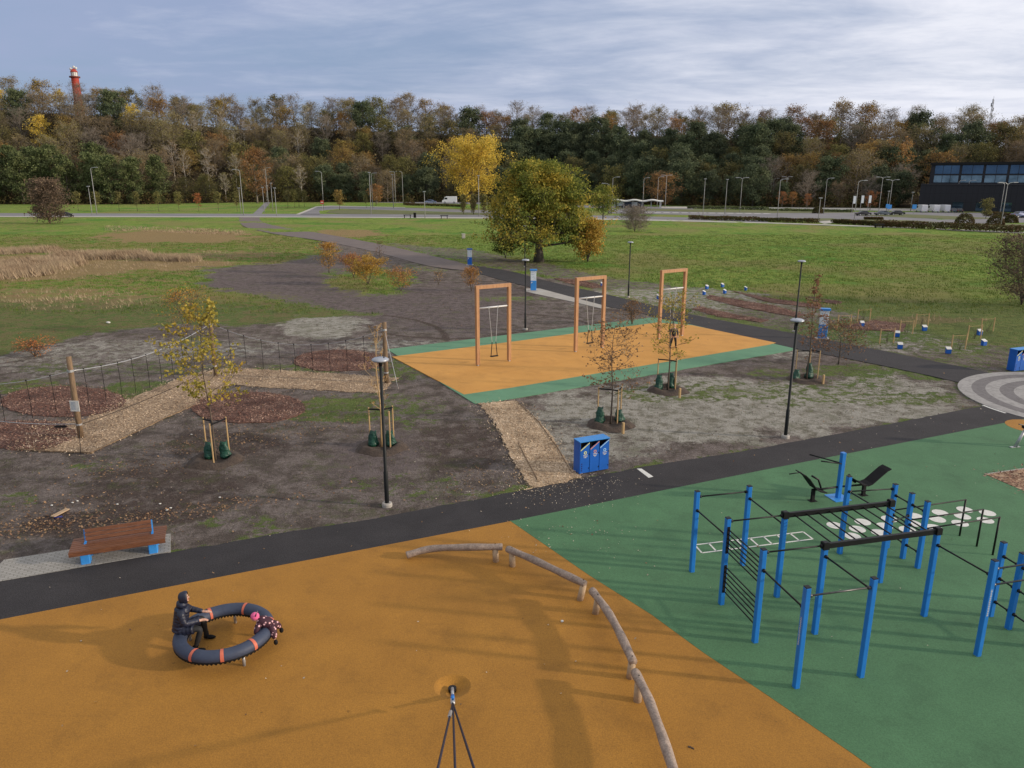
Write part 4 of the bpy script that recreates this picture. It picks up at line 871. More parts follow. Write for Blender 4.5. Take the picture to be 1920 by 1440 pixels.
    shrub(884,545,2.3,2.0,'L_oran','orange and yellow shrub in front of the far info pillar',1500,.10,3,'autumn_shrub',6)
    shrub(714,508,3.6,1.2,'L_rust','thin nearly bare young tree behind the shrub cluster',220,.09,1,'young_tree',7,14,cat='tree')
    shrub(66,668,1.3,2.6,'L_oran','low bright orange shrub on the soil at the left',900,.09,5,'autumn_shrub',8)
    shrub(350,625,3.2,3.0,'L_amber','sparse golden young tree behind the left wooden post',900,.10,2,'young_tree',9,18,cat='tree')
    shrub(1572,683,2.8,4.2,'L_red','spreading copper leaved small tree beside the asphalt path',1100,.10,1,'autumn_shrub',10,24,up=.55,cat='tree',bark='bark')
    shrub(1185,608,2.0,1.8,'L_red','dark red brown shrub behind the middle swing',700,.09,5,'autumn_shrub',11)
def more_leaf():
    M['L_tan']=leaf_mat('tan_orange_leaves',[(.20,.12,.05),(.38,.22,.075),(.46,.28,.10),(.30,.20,.07)],.3,.3,.01)
    M['L_scrub']=leaf_mat('scrub_leaves',[(.055,.055,.032),(.10,.088,.052),(.15,.12,.072),(.13,.125,.055)],.06,.15,.02)
    M['L_yg2']=M['L_yg']
    M['L_amber']=leaf_mat('amber_leaves',[(.17,.15,.04),(.38,.24,.05),(.48,.26,.055),(.46,.33,.08)],.7,.3,.01)
    M['L_oakg']=leaf_mat('oak_green_leaves',[(.03,.05,.012),(.06,.085,.016),(.10,.12,.02)],.4,.25,.01)
    M['L_purp']=leaf_mat('purple_brown_leaves',[(.09,.065,.048),(.14,.098,.068),(.19,.135,.088)],.5,.15,.01)
more_leaf(); forest()
# saplings with stakes
def sapling(px,py,h,w,lo,leaf,n,label,seed,bags,ties,pit=True,rz=0,ls=.09,bend=0,sparse=4,shape='round',n1=20,bark='barkb',stw=.055,lab2='young_tree',n3=2,up=.7,lean=0):
    x,y=G(px,py)
    w_,l_=tree_mesh(300+seed,h=h,r0=.045,lo=lo,width=w,n1=n1,n2=sparse,n3=n3,leaves=n,lsize=ls,spread=.07,rmin=.008,leaf=leaf,bark=bark,up=up,shape=shape,name='sapling%d'%seed,lean=lean)
    put_tree('young_tree',(w_,l_),(x,y,0),label,'tree')
    near=label.split(' with ')[0]
    o=empty('tree_stakes',(x,y,0),'stakes and tie of the '+near,'stakes')
    for (dx,dy) in ties:
        mb=MB(); mb.tube([(dx,dy,-.1),(dx,dy,1.62)],stw*.55,8); mb.build('stake',M['stake'],o)
    mb=MB(); pts=[(dx,dy,1.55) for dx,dy in ties]; pts.insert(1,(0,0,1.58))
    for a,b in zip(pts,pts[1:]): mb.tube([a,b],.035,5)
    mb.build('tie_strap',M['blackm'],o)
    for i,(dx,dy,hh) in enumerate(bags):
        mb=MB(); V=[];n_=12;rows=7
        for j in range(rows):
            t=j/(rows-1); rr=(.25-.15*t)*(1+.1*math.sin(j*2.1)); c=(dx*(1-t*.1),dy,.04+hh*t)
            for k in range(n_):
                a=2*math.pi*k/n_; q=1+.18*math.sin(3*a+j); V.append((c[0]+rr*q*math.cos(a)*(.9+.3*t),c[1]+rr*.75*q*math.sin(a),c[2]+(.06*math.sin(2*a+1) if j==rows-1 else 0)))
        F=[(j*n_+k,j*n_+(k+1)%n_,j*n_+n_+(k+1)%n_,j*n_+n_+k) for j in range(rows-1) for k in range(n_)]+[tuple(range(n_-1,-1,-1)),tuple(range((rows-1)*n_,rows*n_))]
        mb.add(V,F); tag(mb.build('watering_bag',M['bag'],None,True,(x,y,0)),'%s green bag of the %s'%('left' if dx<0 else 'right',near),'watering bag')
    if pit:
        mb=MB(); V=[(0,0,.0)];n_=26
        prof=((.45,.02),(.62,.13),(.78,.12),(.95,.03),(1.1,-.04))
        for r_,z_ in prof:
            for k in range(n_): a=2*math.pi*k/n_; q=1+.06*math.sin(5*a+seed); V.append((r_*q*math.cos(a),r_*q*math.sin(a)*1.0,z_*(1+.4*math.sin(3*a+seed))))
        F=[(0,1+k,1+(k+1)%n_) for k in range(n_)]+[(1+j*n_+k,1+j*n_+n_+k,1+j*n_+n_+(k+1)%n_,1+j*n_+(k+1)%n_) for j in range(len(prof)-1) for k in range(n_)]
        mb.add(V,F); tag(mb.build('soil_mound',M['soilm'],None,True,(x,y,0)),kind='structure')
sapling(404,862,6.3,3.3,.30,'L_yg',1700,'tall yellow green young tree in front of the mulch circles',1,[(-.28,.15,.62),(.33,.2,.62)],[(-.45,.35),(.10,-.42),(.40,.42)],ls=.13,lean=-.008,n1=26)
sapling(716,838,5.2,1.3,.25,'L_rust',90,'tall bare young tree behind the nearest lamp post',2,[(-.38,.1,.6),(.36,.1,.6)],[(-.5,.2),(.42,.45),(.40,-.3)],shape='column',n1=16,up=1.0,bark='stake')
sapling(1145,795,4.9,2.9,.26,'L_red',950,'red brown leaved young tree with curled leaves in front of the middle swing',3,[(-.5,.1,.7),(.45,.35,.5)],[(-.55,.3),(.28,-.05),(.50,.5)],ls=.105,n1=26,up=.35)
sapling(1252,731,5.2,3.0,.30,'L_yg2',1050,'thin crowned young tree with yellow green leaves in front of the right swing',4,[(-.5,0,.75),(.25,.4,.75)],[(-.5,.3),(.35,-.15),(.42,.3)],ls=.10,n1=26,up=.6)
sapling(1512,711,5.8,2.6,.22,'L_red',850,'tall narrow young tree with copper leaves beside the right lamp post',5,[(.2,.2,.8),(-.65,-.1,.5)],[(-.6,.1),(.25,.4),(.55,-.1)],ls=.10,shape='cone',n1=26,up=1.0)
for px,py,l in ((1168,812,'short pale wooden post beside the red brown young tree'),(1274,745,'short pale wooden post beside the young tree by the right swing'),(1543,719,'short pale wooden post beside the copper leaved young tree')):
    x,y=G(px,py); mb=MB(); mb.bevbox((0,0,.22),(.11,.11,.52),.3,.03); tag(mb.build('wooden_post',M['stake'],None,False,(x,y,0)),l,'post')
# stake pairs with little blue label boxes on the right
def stake_sets():
    z8=lambda a,b:(1440+a/4,400+b/4)
    cells=[(715,812),(568,858),(888,970),(1033,905),(1150,848),(1425,1020),(1543,943),(1640,885)]
    mb0=None
    for i,(a,b) in enumerate(cells):
        x,y=G(*z8(a,b)); o=empty('planting_stakes',(x,y,0),'pair of slim pale stakes round a newly planted seedling beyond the path','stakes','stakes round newly planted seedlings',rz=.25)
        for s in (-1,1):
            mb=MB(); mb.tube([(s*.55,0,-.1),(s*.55,0,.98)],.038,6); mb.build('stake',M['stake'],o)
        mb=MB(); mb.tube([(-.55,0,.90),(.55,0,.90)],.010,5); mb.build('tie_strap',M['stake'],o)
        mb=MB(); rn=random.Random(i)
        for k in range(6): mb.tube([(rn.uniform(-.1,.1),rn.uniform(-.1,.1),0),(rn.uniform(-.3,.3),rn.uniform(-.3,.3),rn.uniform(.5,1.0))],[.012,.006],4)
        mb.build('seedling',M['barkb'],o)
    boxes=[z8(703,848),z8(968,925),z8(988,1015),z8(1350,1050),z8(1172,880),z8(1585,912),z8(1617,990)]+[(960+a/4,400+b/4) for a,b in ((677,545),(1462,567),(1578,553),(1595,600),(1440,610),(1752,578),(1095,643))]
    base=None
    for i,(px,py) in enumerate(boxes):
        x,y=G(px,py)
        if base is None:
            base=empty('plant_label_box',(x,y,0),'small blue box with a sloping white plate beside the newly planted rows','label box','small blue plant label boxes')
            mb=MB(); mb.add([(-.17,-.13,0),(.17,-.13,0),(.17,.13,0),(-.17,.13,0),(-.17,-.13,.30),(.17,-.13,.30),(.17,.13,.42),(-.17,.13,.42)],[(3,2,1,0),(4,5,6,7),(0,1,5,4),(1,2,6,5),(2,3,7,6),(3,0,4,7)]); mb.build('box_body',M['blued'],base); base.scale=(.82,.82,.9)
            mb=MB(); mb.add([(-.19,-.15,.305),(.19,-.15,.305),(.19,.15,.435),(-.19,.15,.435),(-.19,-.15,.325),(.19,-.15,.325),(.19,.15,.455),(-.19,.15,.455)],[(3,2,1,0),(4,5,6,7),(0,1,5,4),(1,2,6,5),(2,3,7,6),(3,0,4,7)]); mb.build('name_plate',M['white'],base)
        else: copy_tree(base,(x,y),i*.13-.5)
stake_sets()
# ------------------------------------------------------------------ park lamps
def park_lamp():
    o=empty('street_lamp',(0,0,0),'x','lamp post','slim dark park lamps with flat round heads')
    mb=MB(); mb.lathe([(.001,-.1),(.17,-.1),(.17,.07),(.15,.11),(.001,.11)],n=24); mb.build('concrete_base',M['pave'],o,False)
    mb=MB(); mb.lathe([(.065,.1),(.075,.12),(.075,1.2),(.055,1.25),(.048,4.86),(.001,4.87)],n=14); mb.build('pole',M['lamppole'],o,True)
    mb=MB(); mb.lathe([(.05,4.80),(.07,4.9),(.09,4.98),(.001,4.98)],n=16); mb.build('neck',M['black'],o,True)
    mb=MB(); mb.lathe([(.001,4.965),(.24,4.965),(.275,4.99),(.27,5.03),(.20,5.07),(.001,5.085)],n=30); h=mb.build('lamp_head',M['lamptop'],o,True)
    mb=MB(); mb.ball((.12,0,5.09),.025); mb.build('sensor',M['black'],h)
    return o
pl=park_lamp(); first=True
for px,py,l in ((726,948,'nearest dark park lamp with round grey head, beside the asphalt path on the left'),(1472.5,820,'dark park lamp on the pale soil above the green rubber area'),(1178,557,'dark park lamp at the meadow edge between middle and right swing'),(985,618,'dark park lamp beside the left swing and the blue info pillar'),(1490,622,'dark park lamp seen behind the copper leaved young tree'),(984,500,'thin dark park lamp in front of the old oak')):
    x,y=G(px,py)
    if first: pl.location=(x,y,0); pl['label']=l; first=False
    else: copy_tree(pl,(x,y),px*.3,l)
# ------------------------------------------------------------------ far street lamps
def far_lamp(h,heads,thin=1.0):
    o=empty('street_lamp',(0,0,0),'x','lamp post')
    mb=MB(); mb.tube([(0,0,-.1),(0,0,h*.5),(0,0,h)],[.15*thin,.12*thin,.08*thin],8); mb.build('pole',M['polegrey'],o,True)
    for s in heads:
        mb=MB(); mb.tube([(0,0,h-.1),(s*.5,0,h+.25),(s*1.3,0,h+.35)],.09*thin,6); mb.box((s*1.7,0,h+.36),(1.0,.4,.16)); mb.build('lamp_head',M['galv'],o)
    return o
FL=[((173,403),350,0,'short pale lamp beside the tall one by the left bush'),((182,402),316,1,'tall pale street lamp right of the large left bush'),((457,404),320,-1,'tall pale street lamp at the left of the footpath junction'),((452,400),353,0,'short pale lamp on the grass left of the footpath junction'),((496,399),352,0,'short pale lamp on the light footpath, left of four'),((504,391),349,0,'short pale lamp on the light footpath, second from the left of four'),((503,385),316,1,'tall grey street lamp in front of the grey slope by the footpath'),((512,396),344,0,'short pale lamp on the light footpath, third from the left of four'),((519,406),353,0,'short pale lamp on the near side of the footpath junction'),((607,393),323,-1,'tall street lamp beside the small red sign'),((696,402),324,0,'tall street lamp nearest the road in the left pair'),((699,390),326,1,'tall street lamp just behind another one in the left pair'),((738,391),328,0,'tall street lamp left of the twin headed one'),((742,383),323,2,'twin headed tall street lamp in the middle group'),((756,383),323,-1,'tall street lamp right of the twin headed one'),((797,410),360,0,'short pale lamp by the pavement between the two dark benches'),((898,406),330,0,'tall street lamp in front of the golden tree'),((1147,402),334,1,'tall street lamp just right of the small round tree'),((1140,404),346,-1,'street lamp partly hidden by the small round tree'),((1205,391),335,1,'tall street lamp in front of the bus shelter'),((1232,388),333,1,'thin street lamp behind the right end of the bus shelter'),((1247,389),330,2,'twin headed lamp beside the orange tree behind the shelter'),((1318,403),336,0,'tall street lamp right of the orange tree, at the hedge start'),((1359,402),337,0,'tall street lamp alone before the dark green trees'),((1387,398),335,2,'twin headed street lamp at the right of the dark green trees'),((1447,385),336,1,'leftmost thin street lamp in the car park group'),((1457,410),338,1,'street lamp on the near road edge left in the car park'),((1471,387),333,2,'twin headed street lamp by the red bushes'),((1534,416),372,0,'short lamp at the gap in the long hedge'),((1544,401),336,1,'tall street lamp by the dark upright bush'),((1601,416),341,1,'tall street lamp left of the black parked car'),((1647,401),334,2,'tall twin headed street lamp behind the parked cars'),((1666,398),339,2,'twin headed street lamp among the parked cars'),((1662,396),359,0,'short lamp behind the parked cars'),((1707,396),361,0,'short lamp just left of the dark building'),((1790,396),340,1,'street lamp against the dark building wall, left'),((1796,396),362,0,'short lamp against the dark building wall'),((1809,396),340,1,'thick leaning street lamp against the dark building wall'),((1824,396),363,0,'short lamp near the building entrance'),((1876,426),345,2,'tall twin street lamp between the round dark bushes'),((1874,405),345,-1,'street lamp behind the round dark bushes at the right')]
for (b,t,k,l) in FL:
    x,y=G(*b); h=HT(b,t); o=far_lamp(h,{0:(),1:(1,),-1:(-1,),2:(1,-1)}[k],.8 if h>11 else .7)
    if k==0:
        mb=MB(); mb.box((0,0,h+.1),(.7,.7,.2)); mb.build('lamp_head',M['galv'],o)
    o.location=(x,y,0); o['label']=l; o['group']='street lamps along the far roads'
# ------------------------------------------------------------------ swings
def chain(mb,a,b,r=.012): mb.tube([a,b],r,5)
def swing(x,y,label,first=[None]):
    rz=R(32); o=empty('swing_frame',(x,y,0),label,'swing','three tall wooden swing frames',rz)
    w=2.15; s=.20; H=4.68
    for i,xx in enumerate((0,w)):
        mb=MB(); mb.bevbox((xx,0,.07+(H-.22)/2),(s,s,H-.22-.02),0,.012); mb.build('post',M['wood'],o)
        mb=MB(); mb.box((xx,0,.045),(.10,.14,.12)); mb.box((xx,0,.006),(.2,.24,.012)); mb.build('post_foot',M['galv'],o)
    mb=MB(); mb.add([],[]); mb.box((w/2,0,H-.09),(w+s,s+.004,.20)); mb.build('top_beam',M['wood'],o)
    mb=MB(); mb.tube([(s/2,0,3.38),(w-s/2,0,3.38)],.045,12); mb.build('crossbar',M['whitebar'],o,True)
    for q in (.36,.64):
        mb=MB(); c=w*q; mb.tube([(c,0,3.34),(w*.5+(q-.5)*.9,-.05,1.3)],.016,6); mb.tube([(c,0,3.44),(c,0,3.30)],.05,8); ch=mb.build('chain',M['galv'],o)
        mb=MB(); mb.tube([(w*.5+(q-.5)*.9,-.05,1.32),(w*.5+(q-.5)*1.5,-.06,.50)],.026,6); mb.build('chain_sleeve',M['blackm'],ch)
    mb=MB(); mb.bevbox((w*.5,-.06,.47),(.50,.20,.045),0,.02); mb.build('swing_seat',M['blackm'],o)
    return o
M['whitebar']=pm('white_steel_bar',(.72,.74,.74),(.62,.64,.65),6,.4)
for px,py,l in ((896,686,'left tall wooden swing frame with an empty black seat'),(1079,660,'middle tall wooden swing frame with an empty black seat behind the red brown young tree'),(1235,636,'right tall wooden swing frame behind the yellow green young tree')):
    x,y=G(px,py); swing(x,y,l)
# ------------------------------------------------------------------ workout frame
def workout():
    pts=dict(P1=(1297,1072),P2=(1352,1133),P3=(1392,1060),P4=(1415,1204),P5=(1456,1119),P6=(1492,1289),P7=(1527,1188),P8=(1613,1269),P9=(1574,1038),P10=(1649,1092),P11=(1732,1155),P12=(1692,1047),P13=(1720,1065),P14=(1662,1027),P16=(1832,1229),P17=(1856,1155),P18=(1890,1179))
    W_={k:Vector((*G(*v),0)) for k,v in pts.items()}
    d=(W_['P10']-W_['P5']).normalized(); W_['P19']=W_['P16']+Vector((3.0,.74,0)); W_['P20']=W_['P17']+Vector((1.9,.5,0)); 
    e=(W_['P18']-W_['P17']).normalized(); W_['P21']=W_['P18']+e*.75
    rz=math.atan2(d.y,d.x); base=W_['P5'].copy()
    o=empty('workout_frame',base,'large blue and black street workout frame on the green rubber','workout frame')
    H={k:(2.02 if k in('P12','P13','P14','P17','P18','P20','P21') else 2.41) for k in W_}
    posts={}
    for k,p in W_.items():
        q=p-base; h=H[k]; mb=MB(); mb.bevbox((q.x,q.y,h/2),(.125,.125,h),rz,.014); posts[k]=mb.build('post',M['blue'],o)
        mb=MB(); mb.box((q.x,q.y,h+.006),(.115,.115,.02),rz); mb.build('post_cap',M['black'],posts[k])
    def P(k,z): q=W_[k]-base; return Vector((q.x,q.y,z))
    def bar(a,za,b,zb,r=.021,name='bar',m='black',cl=True):
        A,B=P(a,za),P(b,zb); t=(B-A).normalized(); A+=t*.062; B-=t*.062; mb=MB(); mb.tube([A,B],r,8)
        if cl:
            for q,s in ((A,1),(B,-1)): mb.tube([q,q+t*s*.06],.042,8)
        return mb.build(name,M[m],o,True)
    bar('P1',2.25,'P3',2.25); bar('P1',1.88,'P2',1.92); bar('P3',2.07,'P5',2.05); bar('P2',2.32,'P5',2.32)
    bar('P4',2.33,'P7',2.33); bar('P4',1.92,'P6',1.9); bar('P6',2.2,'P8',2.2,m='bargrey'); bar('P7',2.08,'P8',2.12); bar('P11',1.98,'P16',2.03)
    bar('P9',1.98,'P10',1.98); bar('P9',1.95,'P14',1.88); bar('P10',1.75,'P12',1.35); 
    for z in (1.7,1.1,.46): bar('P14',z,'P12',z); bar('P12',z,'P13',z); bar('P17',z-.02,'P18',z-.02); bar('P18',z-.02,'P21',z-.02)
    bar('P16',1.80,'P19',1.80,m='bargrey'); bar('P17',1.32,'P20',1.32,m='bargrey'); bar('P16',2.2,'P19',2.2,m='bargrey')
    for z in (2.13,2.01,1.89,1.77,1.65,1.53,1.10,.97,.84,.71,.57,.43): bar('P2',z,'P4',z,.017,'rung',cl=False)
    for k in ('P2','P4'):
        for z0,z1 in ((1.48,2.2),(.38,1.15)):
            q=W_[k]-base; t=(W_['P4']-W_['P2']).normalized()*(.071 if k=='P2' else -.071); mb=MB(); mb.box((q.x+t.x,q.y+t.y,(z0+z1)/2),(.07,.022,z1-z0),math.atan2(t.y,t.x)+math.pi/2); mb.build('rung_bracket',M['blackm'],o)
    for a,b in (('P5','P10'),('P7','P11')):
        A,B=P(a,2.32),P(b,2.32); t=(B-A).normalized(); A+=t*.07;B-=t*.07; mb=MB(); c=(A+B)/2; mb.box(c,((B-A).length,.075,.125),math.atan2(t.y,t.x)); mb.build('beam',M['black'],o)
        for k in (a,b):
            q=P(k,2.33); mb=MB(); mb.box(q,(.15,.15,.17),rz); mb.build('corner_bracket',M['black'],o)
    for i in range(9):
        t=(i+.8)/9.4; A=P('P5',2.30).lerp(P('P10',2.30),t); B=P('P7',2.30).lerp(P('P11',2.30),t); v=(B-A).normalized(); mb=MB(); mb.tube([A+v*.036,B-v*.036],.019,7); mb.build('monkey_rung',M['black'],o,True)
    for k,(px,py) in (('P14',(1799,1005)),('P12',(1831,1025)),('P13',(1861,1041))):
        g=Vector((*G(px,py),0))-base; A=P(k,1.2); B=Vector((g.x,g.y,1.2)); mb=MB(); t=(B-A).normalized(); mb.tube([A+t*.062,B],.021,8); mb.tube([B+Vector((0,0,.015)),Vector((g.x,g.y,0))],.028,8); mb.build('parallel_bar',M['black'],o,True)
    # small white lettering strips running down three posts
    for k,ang in (('P6',1),('P16',0),):
        q=W_[k]-base; rn=random.Random(4); mb=MB(); 
        n_=Vector((math.cos(rz-math.pi/2*(1 if ang==0 else 2)),math.sin(rz-math.pi/2*(1 if ang==0 else 2)),0)); sx=Vector((-n_.y,n_.x,0)); c=q+n_*.0645
        z=1.72
        while z>1.08:
            hh=.042; 
            # blocky letter strokes, too small to read in the photo
            for u0,u1,v0,v1 in ((-.022,.022,0,.009),(-.022,.022,hh-.011,hh-.002)) if rn.random()<.6 else ((-.022,.022,.012,.024),(-.022,-.012,0,hh-.004)):
                V=[c+sx*u0+Vector((0,0,z-v0)),c+sx*u1+Vector((0,0,z-v0)),c+sx*u1+Vector((0,0,z-v1)),c+sx*u0+Vector((0,0,z-v1))]; mb.add(V,[(0,1,2,3)])
            V=[c-sx*.004+Vector((0,0,z)),c+sx*.004+Vector((0,0,z)),c+sx*.004+Vector((0,0,z-hh+.004)),c-sx*.004+Vector((0,0,z-hh+.004))]; mb.add(V,[(0,1,2,3)]); z-=hh
        mb.build('lettering',M['white'],posts[k])
M['bargrey']=pm('grey_steel_bar',(.12,.12,.12),(.07,.07,.07),9,.4,metal=.7)
workout()
# ------------------------------------------------------------------ double lounger fitness machine
def fitness():
    x,y=G(1571,934); rz=R(14); o=empty('fitness_machine',(x,y,0),'blue post fitness machine with two black reclining seats','fitness machine',rz=rz)
    mb=MB(); mb.box((0,0,.02),(.62,.62,.02)); mb.build('base_plate',M['bluel'],o)
    mb=MB(); mb.bevbox((0,0,.84),(.15,.15,1.64),0,.015); mb.build('post',M['blue'],o)
    mb=MB(); mb.box((.078,-.02,1.3),(.004,.09,.5)); mb.build('info_strip',M['pave'],o)
    for s in (-1,1):
        mb=MB(); mb.tube([(s*.0-.07,s*.05,1.28),(-.55,.10+s*.2,1.40),(-.95,.16+s*.32,1.50)],.024,7); mb.build('grip_bar',M['black'],o,True)
        mb=MB(); mb.tube([(s*.07,0,.42),(s*.9,0,.40)],.035,8); mb.build('arm',M['black'],o,True)
        mb=MB(); mb.box((s*1.0,0,.22),(.11,.09,.44)); mb.box((s*1.0,0,.014),(.26,.22,.02)); mb.build('seat_leg',M['blackm'],o)
        # curved sling seat with a back rest
        prof=[(.55,.66),(.78,.50),(.98,.45),(1.15,.50),(1.4,.70),(1.68,.92),(1.82,.98)] if s>0 else [(.62,.36),(.85,.42),(1.0,.50),(1.18,.72),(1.34,.92),(1.50,1.06),(1.62,1.12)]
        mb=MB(); V=[]
        for X,Z in prof:
            for yy,dz in ((-.22,0),(.22,0),(.22,-.035),(-.22,-.035)): V.append((s*X,yy,Z+dz))
        F=[(0,1,2,3),tuple(4*(len(prof)-1)+k for k in (3,2,1,0))]
        for i in range(len(prof)-1):
            for k in range(4): F.append((4*i+k,4*i+4+k,4*i+4+(k+1)%4,4*i+(k+1)%4))
        mb.add(V,F); mb.build('seat',M['blackm'],o)
        if s<0:
            mb=MB(); mb.tube([(-1.55,0,1.10),(-2.0,0,1.08)],.018,6); mb.tube([(-.62,.1,.36),(-.78,.1,.72),(-1.05,.1,.88)],.035,6); mb.build('handle',M['black'],o,True)
        else:
            mb=MB(); mb.tube([(.45,.15,.75),(.55,.15,.60),(.75,.15,.46)],.05,6); mb.build('handle',M['black'],o,True)
    x,y=G(1918,838); o=empty('exercise_bike',(x-.02,y,0),'silver legged black fitness device at the right edge of the green rubber','fitness machine',rz=.2)
    mb=MB(); mb.tube([(-.35,0,.03),(-.02,0,.78)],[.07,.05],8); mb.tube([(.5,0,.03),(.1,0,.72)],[.07,.05],8); mb.build('frame_leg',M['galv'],o,True)
    mb=MB(); mb.box((-.37,0,.03),(.42,.12,.03)); mb.box((.52,0,.03),(.42,.12,.03)); mb.build('foot_plate',M['galv'],o)
    mb=MB(); mb.bevbox((0,0,.86),(.30,.22,.12),0,.04); mb.build('hub',M['blackm'],o); mb=MB(); mb.tube([(0,0,.9),(-.38,0,1.0)],.025,6); mb.build('pedal_arm',M['black'],o)
    mb=MB(); mb.bevbox((.35,0,1.15),(.3,.34,.5),0,.05); mb.build('backrest',M['blackm'],o)
fitness()
# ------------------------------------------------------------------ balance logs
def logs():
    defs=[(((762,1041,.12),(805,1028,.26),(870,1026,.42),(942,1025.5,.46)),[(930,1053)],'leftmost weathered balance log with its left end resting on the ground'),
          (((951,1029,.46),(1000,1049,.44),(1050,1073,.47),(1097,1095,.45)),[(961,1062),(1087,1125)],'second weathered balance log from the left, sloping down to the right'),
          (((1110,1107,.46),(1140,1146,.46),(1163,1188,.42),(1187,1241,.45)),[(1116,1150),(1181,1271)],'third weathered balance log, beside the green rubber edge'),
          (((1190,1259,.46),(1212,1300,.47),(1232,1352,.44),(1262,1440,.46),(1290,1535,.46)),[(1195,1315),(1285,1570)],'nearest weathered balance log running out of the bottom of the photo')]
    for L_,posts,lab in defs:
        pts=[Vector((*G(px,py,z),z)) for px,py,z in L_]
        q=smooth3(pts); o0=Vector((pts[0].x,pts[0].y,0)); o=empty('balance_log',o0,lab,'balance log','weathered balance logs on the orange rubber')
        n=len(q); mb=MB(); mb.tube([p-o0 for p in q],[.098*(1+.07*math.sin(i*1.3+len(lab)))*(.93 if i in(0,n-1) else 1) for i in range(n)],12); mb.build('log',M['log'],o,True)
        for px,py in posts:
            g=Vector((*G(px,py),0)); 
            # nearest log point
            c=min(q,key=lambda p:(p.xy-g.xy).length); mb=MB(); mb.tube([g-o0+Vector((0,0,-.05)),Vector((c.x,c.y,c.z-.05))-o0],[.088,.085],12); p_=mb.build('support_post',M['logcut'],o,True)
            mb=MB(); mb.ball(Vector((c.x,c.y,c.z+.097))-o0,.016,n=8,m=5); mb.build('bolt',M['black'],p_)
def smooth3(p,k=2):
    for _ in range(k):
        o=[p[0]]
        for a,b in zip(p,p[1:]): o+=[a.lerp(b,.25),a.lerp(b,.75)]
        p=o+[p[-1]]
    return p
logs()
# ------------------------------------------------------------------ recycling cabinets
def cabinet(px,py,rz,label,small=False):
    x,y=G(px,py); o=empty('recycling_bin',(x,y,0),label,'recycling bin',rz=rz)
    w,d,h=1.24,.46,1.22; t=.02
    mb=MB(); 
    mb.box((t/2,d/2,h/2+.02),(t,d,h)); mb.box((w-t/2,d/2,h/2+.02),(t,d,h)); mb.box((w/2,d-t/2,h/2+.02),(w-2*t-.004,t,h-.004)); mb.box((w/2,d/2,.035),(w-2*t-.004,d-2*t-.01,.03))
    for k in (1,2): mb.box((w*k/3,d/2+.01,h/2+.02),(t,d-.06,h-.08))
    mb.build('cabinet',M['blued'],o)
    mb=MB(); mb.box((w/2,d/2-.005,h+.036),(w+.03,d+.03,.03)); mb.build('top_lid',M['bluel'],o)
    cols=[(.75,.78,.30),(.62,.30,.22),(.35,.62,.9)]
    for k in range(3):
        x0=w*k/3+.012; x1=w*(k+1)/3-.012; zl,zh=h-.26,h-.01
        mb=MB(); mb.add([(x0,0,.04),(x1,0,.04),(x1,0,zh),(x0,0,zl),(x0,.018,.04),(x1,.018,.04),(x1,.018,zh),(x0,.018,zl)],[(0,1,2,3),(7,6,5,4),(0,4,5,1),(1,5,6,2),(2,6,7,3),(3,7,4,0)]); dr=mb.build('door',M['blued'],o)
        mm=M.setdefault('lip%d'%k,pm('lip%d'%k,cols[k],None,9,.6))
        mb=MB(); a=Vector((x0+.01,-.006,zl-.004));b=Vector((x1-.01,-.006,zh-.004)); mb.add([a,b,b+Vector((0,.0,-.035)),a+Vector((0,0,-.045)),a+Vector((0,-.012,0)),b+Vector((0,-.012,0)),b+Vector((0,-.012,-.035)),a+Vector((0,-.012,-.045))],[(3,2,1,0),(4,5,6,7),(0,1,5,4),(2,3,7,6)]); mb.build('slot_lip',mm,dr)
        mb=MB(); mb.box(((x0+x1)/2,.20,h-.2),(x1-x0,.01,.36)); mb.build('slot_interior',M['blackm'],o)
        cx=(x0+x1)/2+.02; cz=h-.40; mb=MB(); V=[];n=20
        for r_ in (.062,.032): V+=[(cx+r_*math.cos(2*math.pi*i/n),-.003,cz+r_*math.sin(2*math.pi*i/n)) for i in range(n)]
        mb.add(V,[(i,(i+1)%n,n+(i+1)%n,n+i) for i in range(n)]); mb.build('icon',mm,dr)
        mb=MB(); rn=random.Random(k)
        for zz,ww in ((cz-.105,.17),(cz-.165,.15),(cz-.20,.07)):
            xx=cx-ww/2
            while xx<cx+ww/2:
                ww2=rn.uniform(.012,.022); mb.add([(xx,-.003,zz),(xx+ww2,-.003,zz),(xx+ww2,-.003,zz+.026),(xx,-.003,zz+.026)],[(0,1,2,3)]); xx+=ww2+.006
        mb.build('lettering',M['white'],dr)
        mb=MB(); mb.box((x1-.02,-.006,.2),(.02,.012,.05)); mb.box((x1-.02,-.006,.75),(.02,.012,.05)); mb.build('hinge',M['black'],dr)
        if k==0:
            mb=MB()
            for j in range(4): V=[(x0+.07+.028*math.cos(2*math.pi*i/12),-.003,.14+j*.085+.028*math.sin(2*math.pi*i/12)) for i in range(12)]; mb.add(V,[tuple(range(12))])
            mb.build('round_marks',M['navy'],dr)
M['navy']=pm('navy',(.01,.02,.16),None,9,.5)
cabinet(1086.5,890,R(24.5),'blue three compartment recycling bin beside the chip path')
cabinet(1901,697,R(20),'blue recycling bin cut by the right edge behind the round plaza')
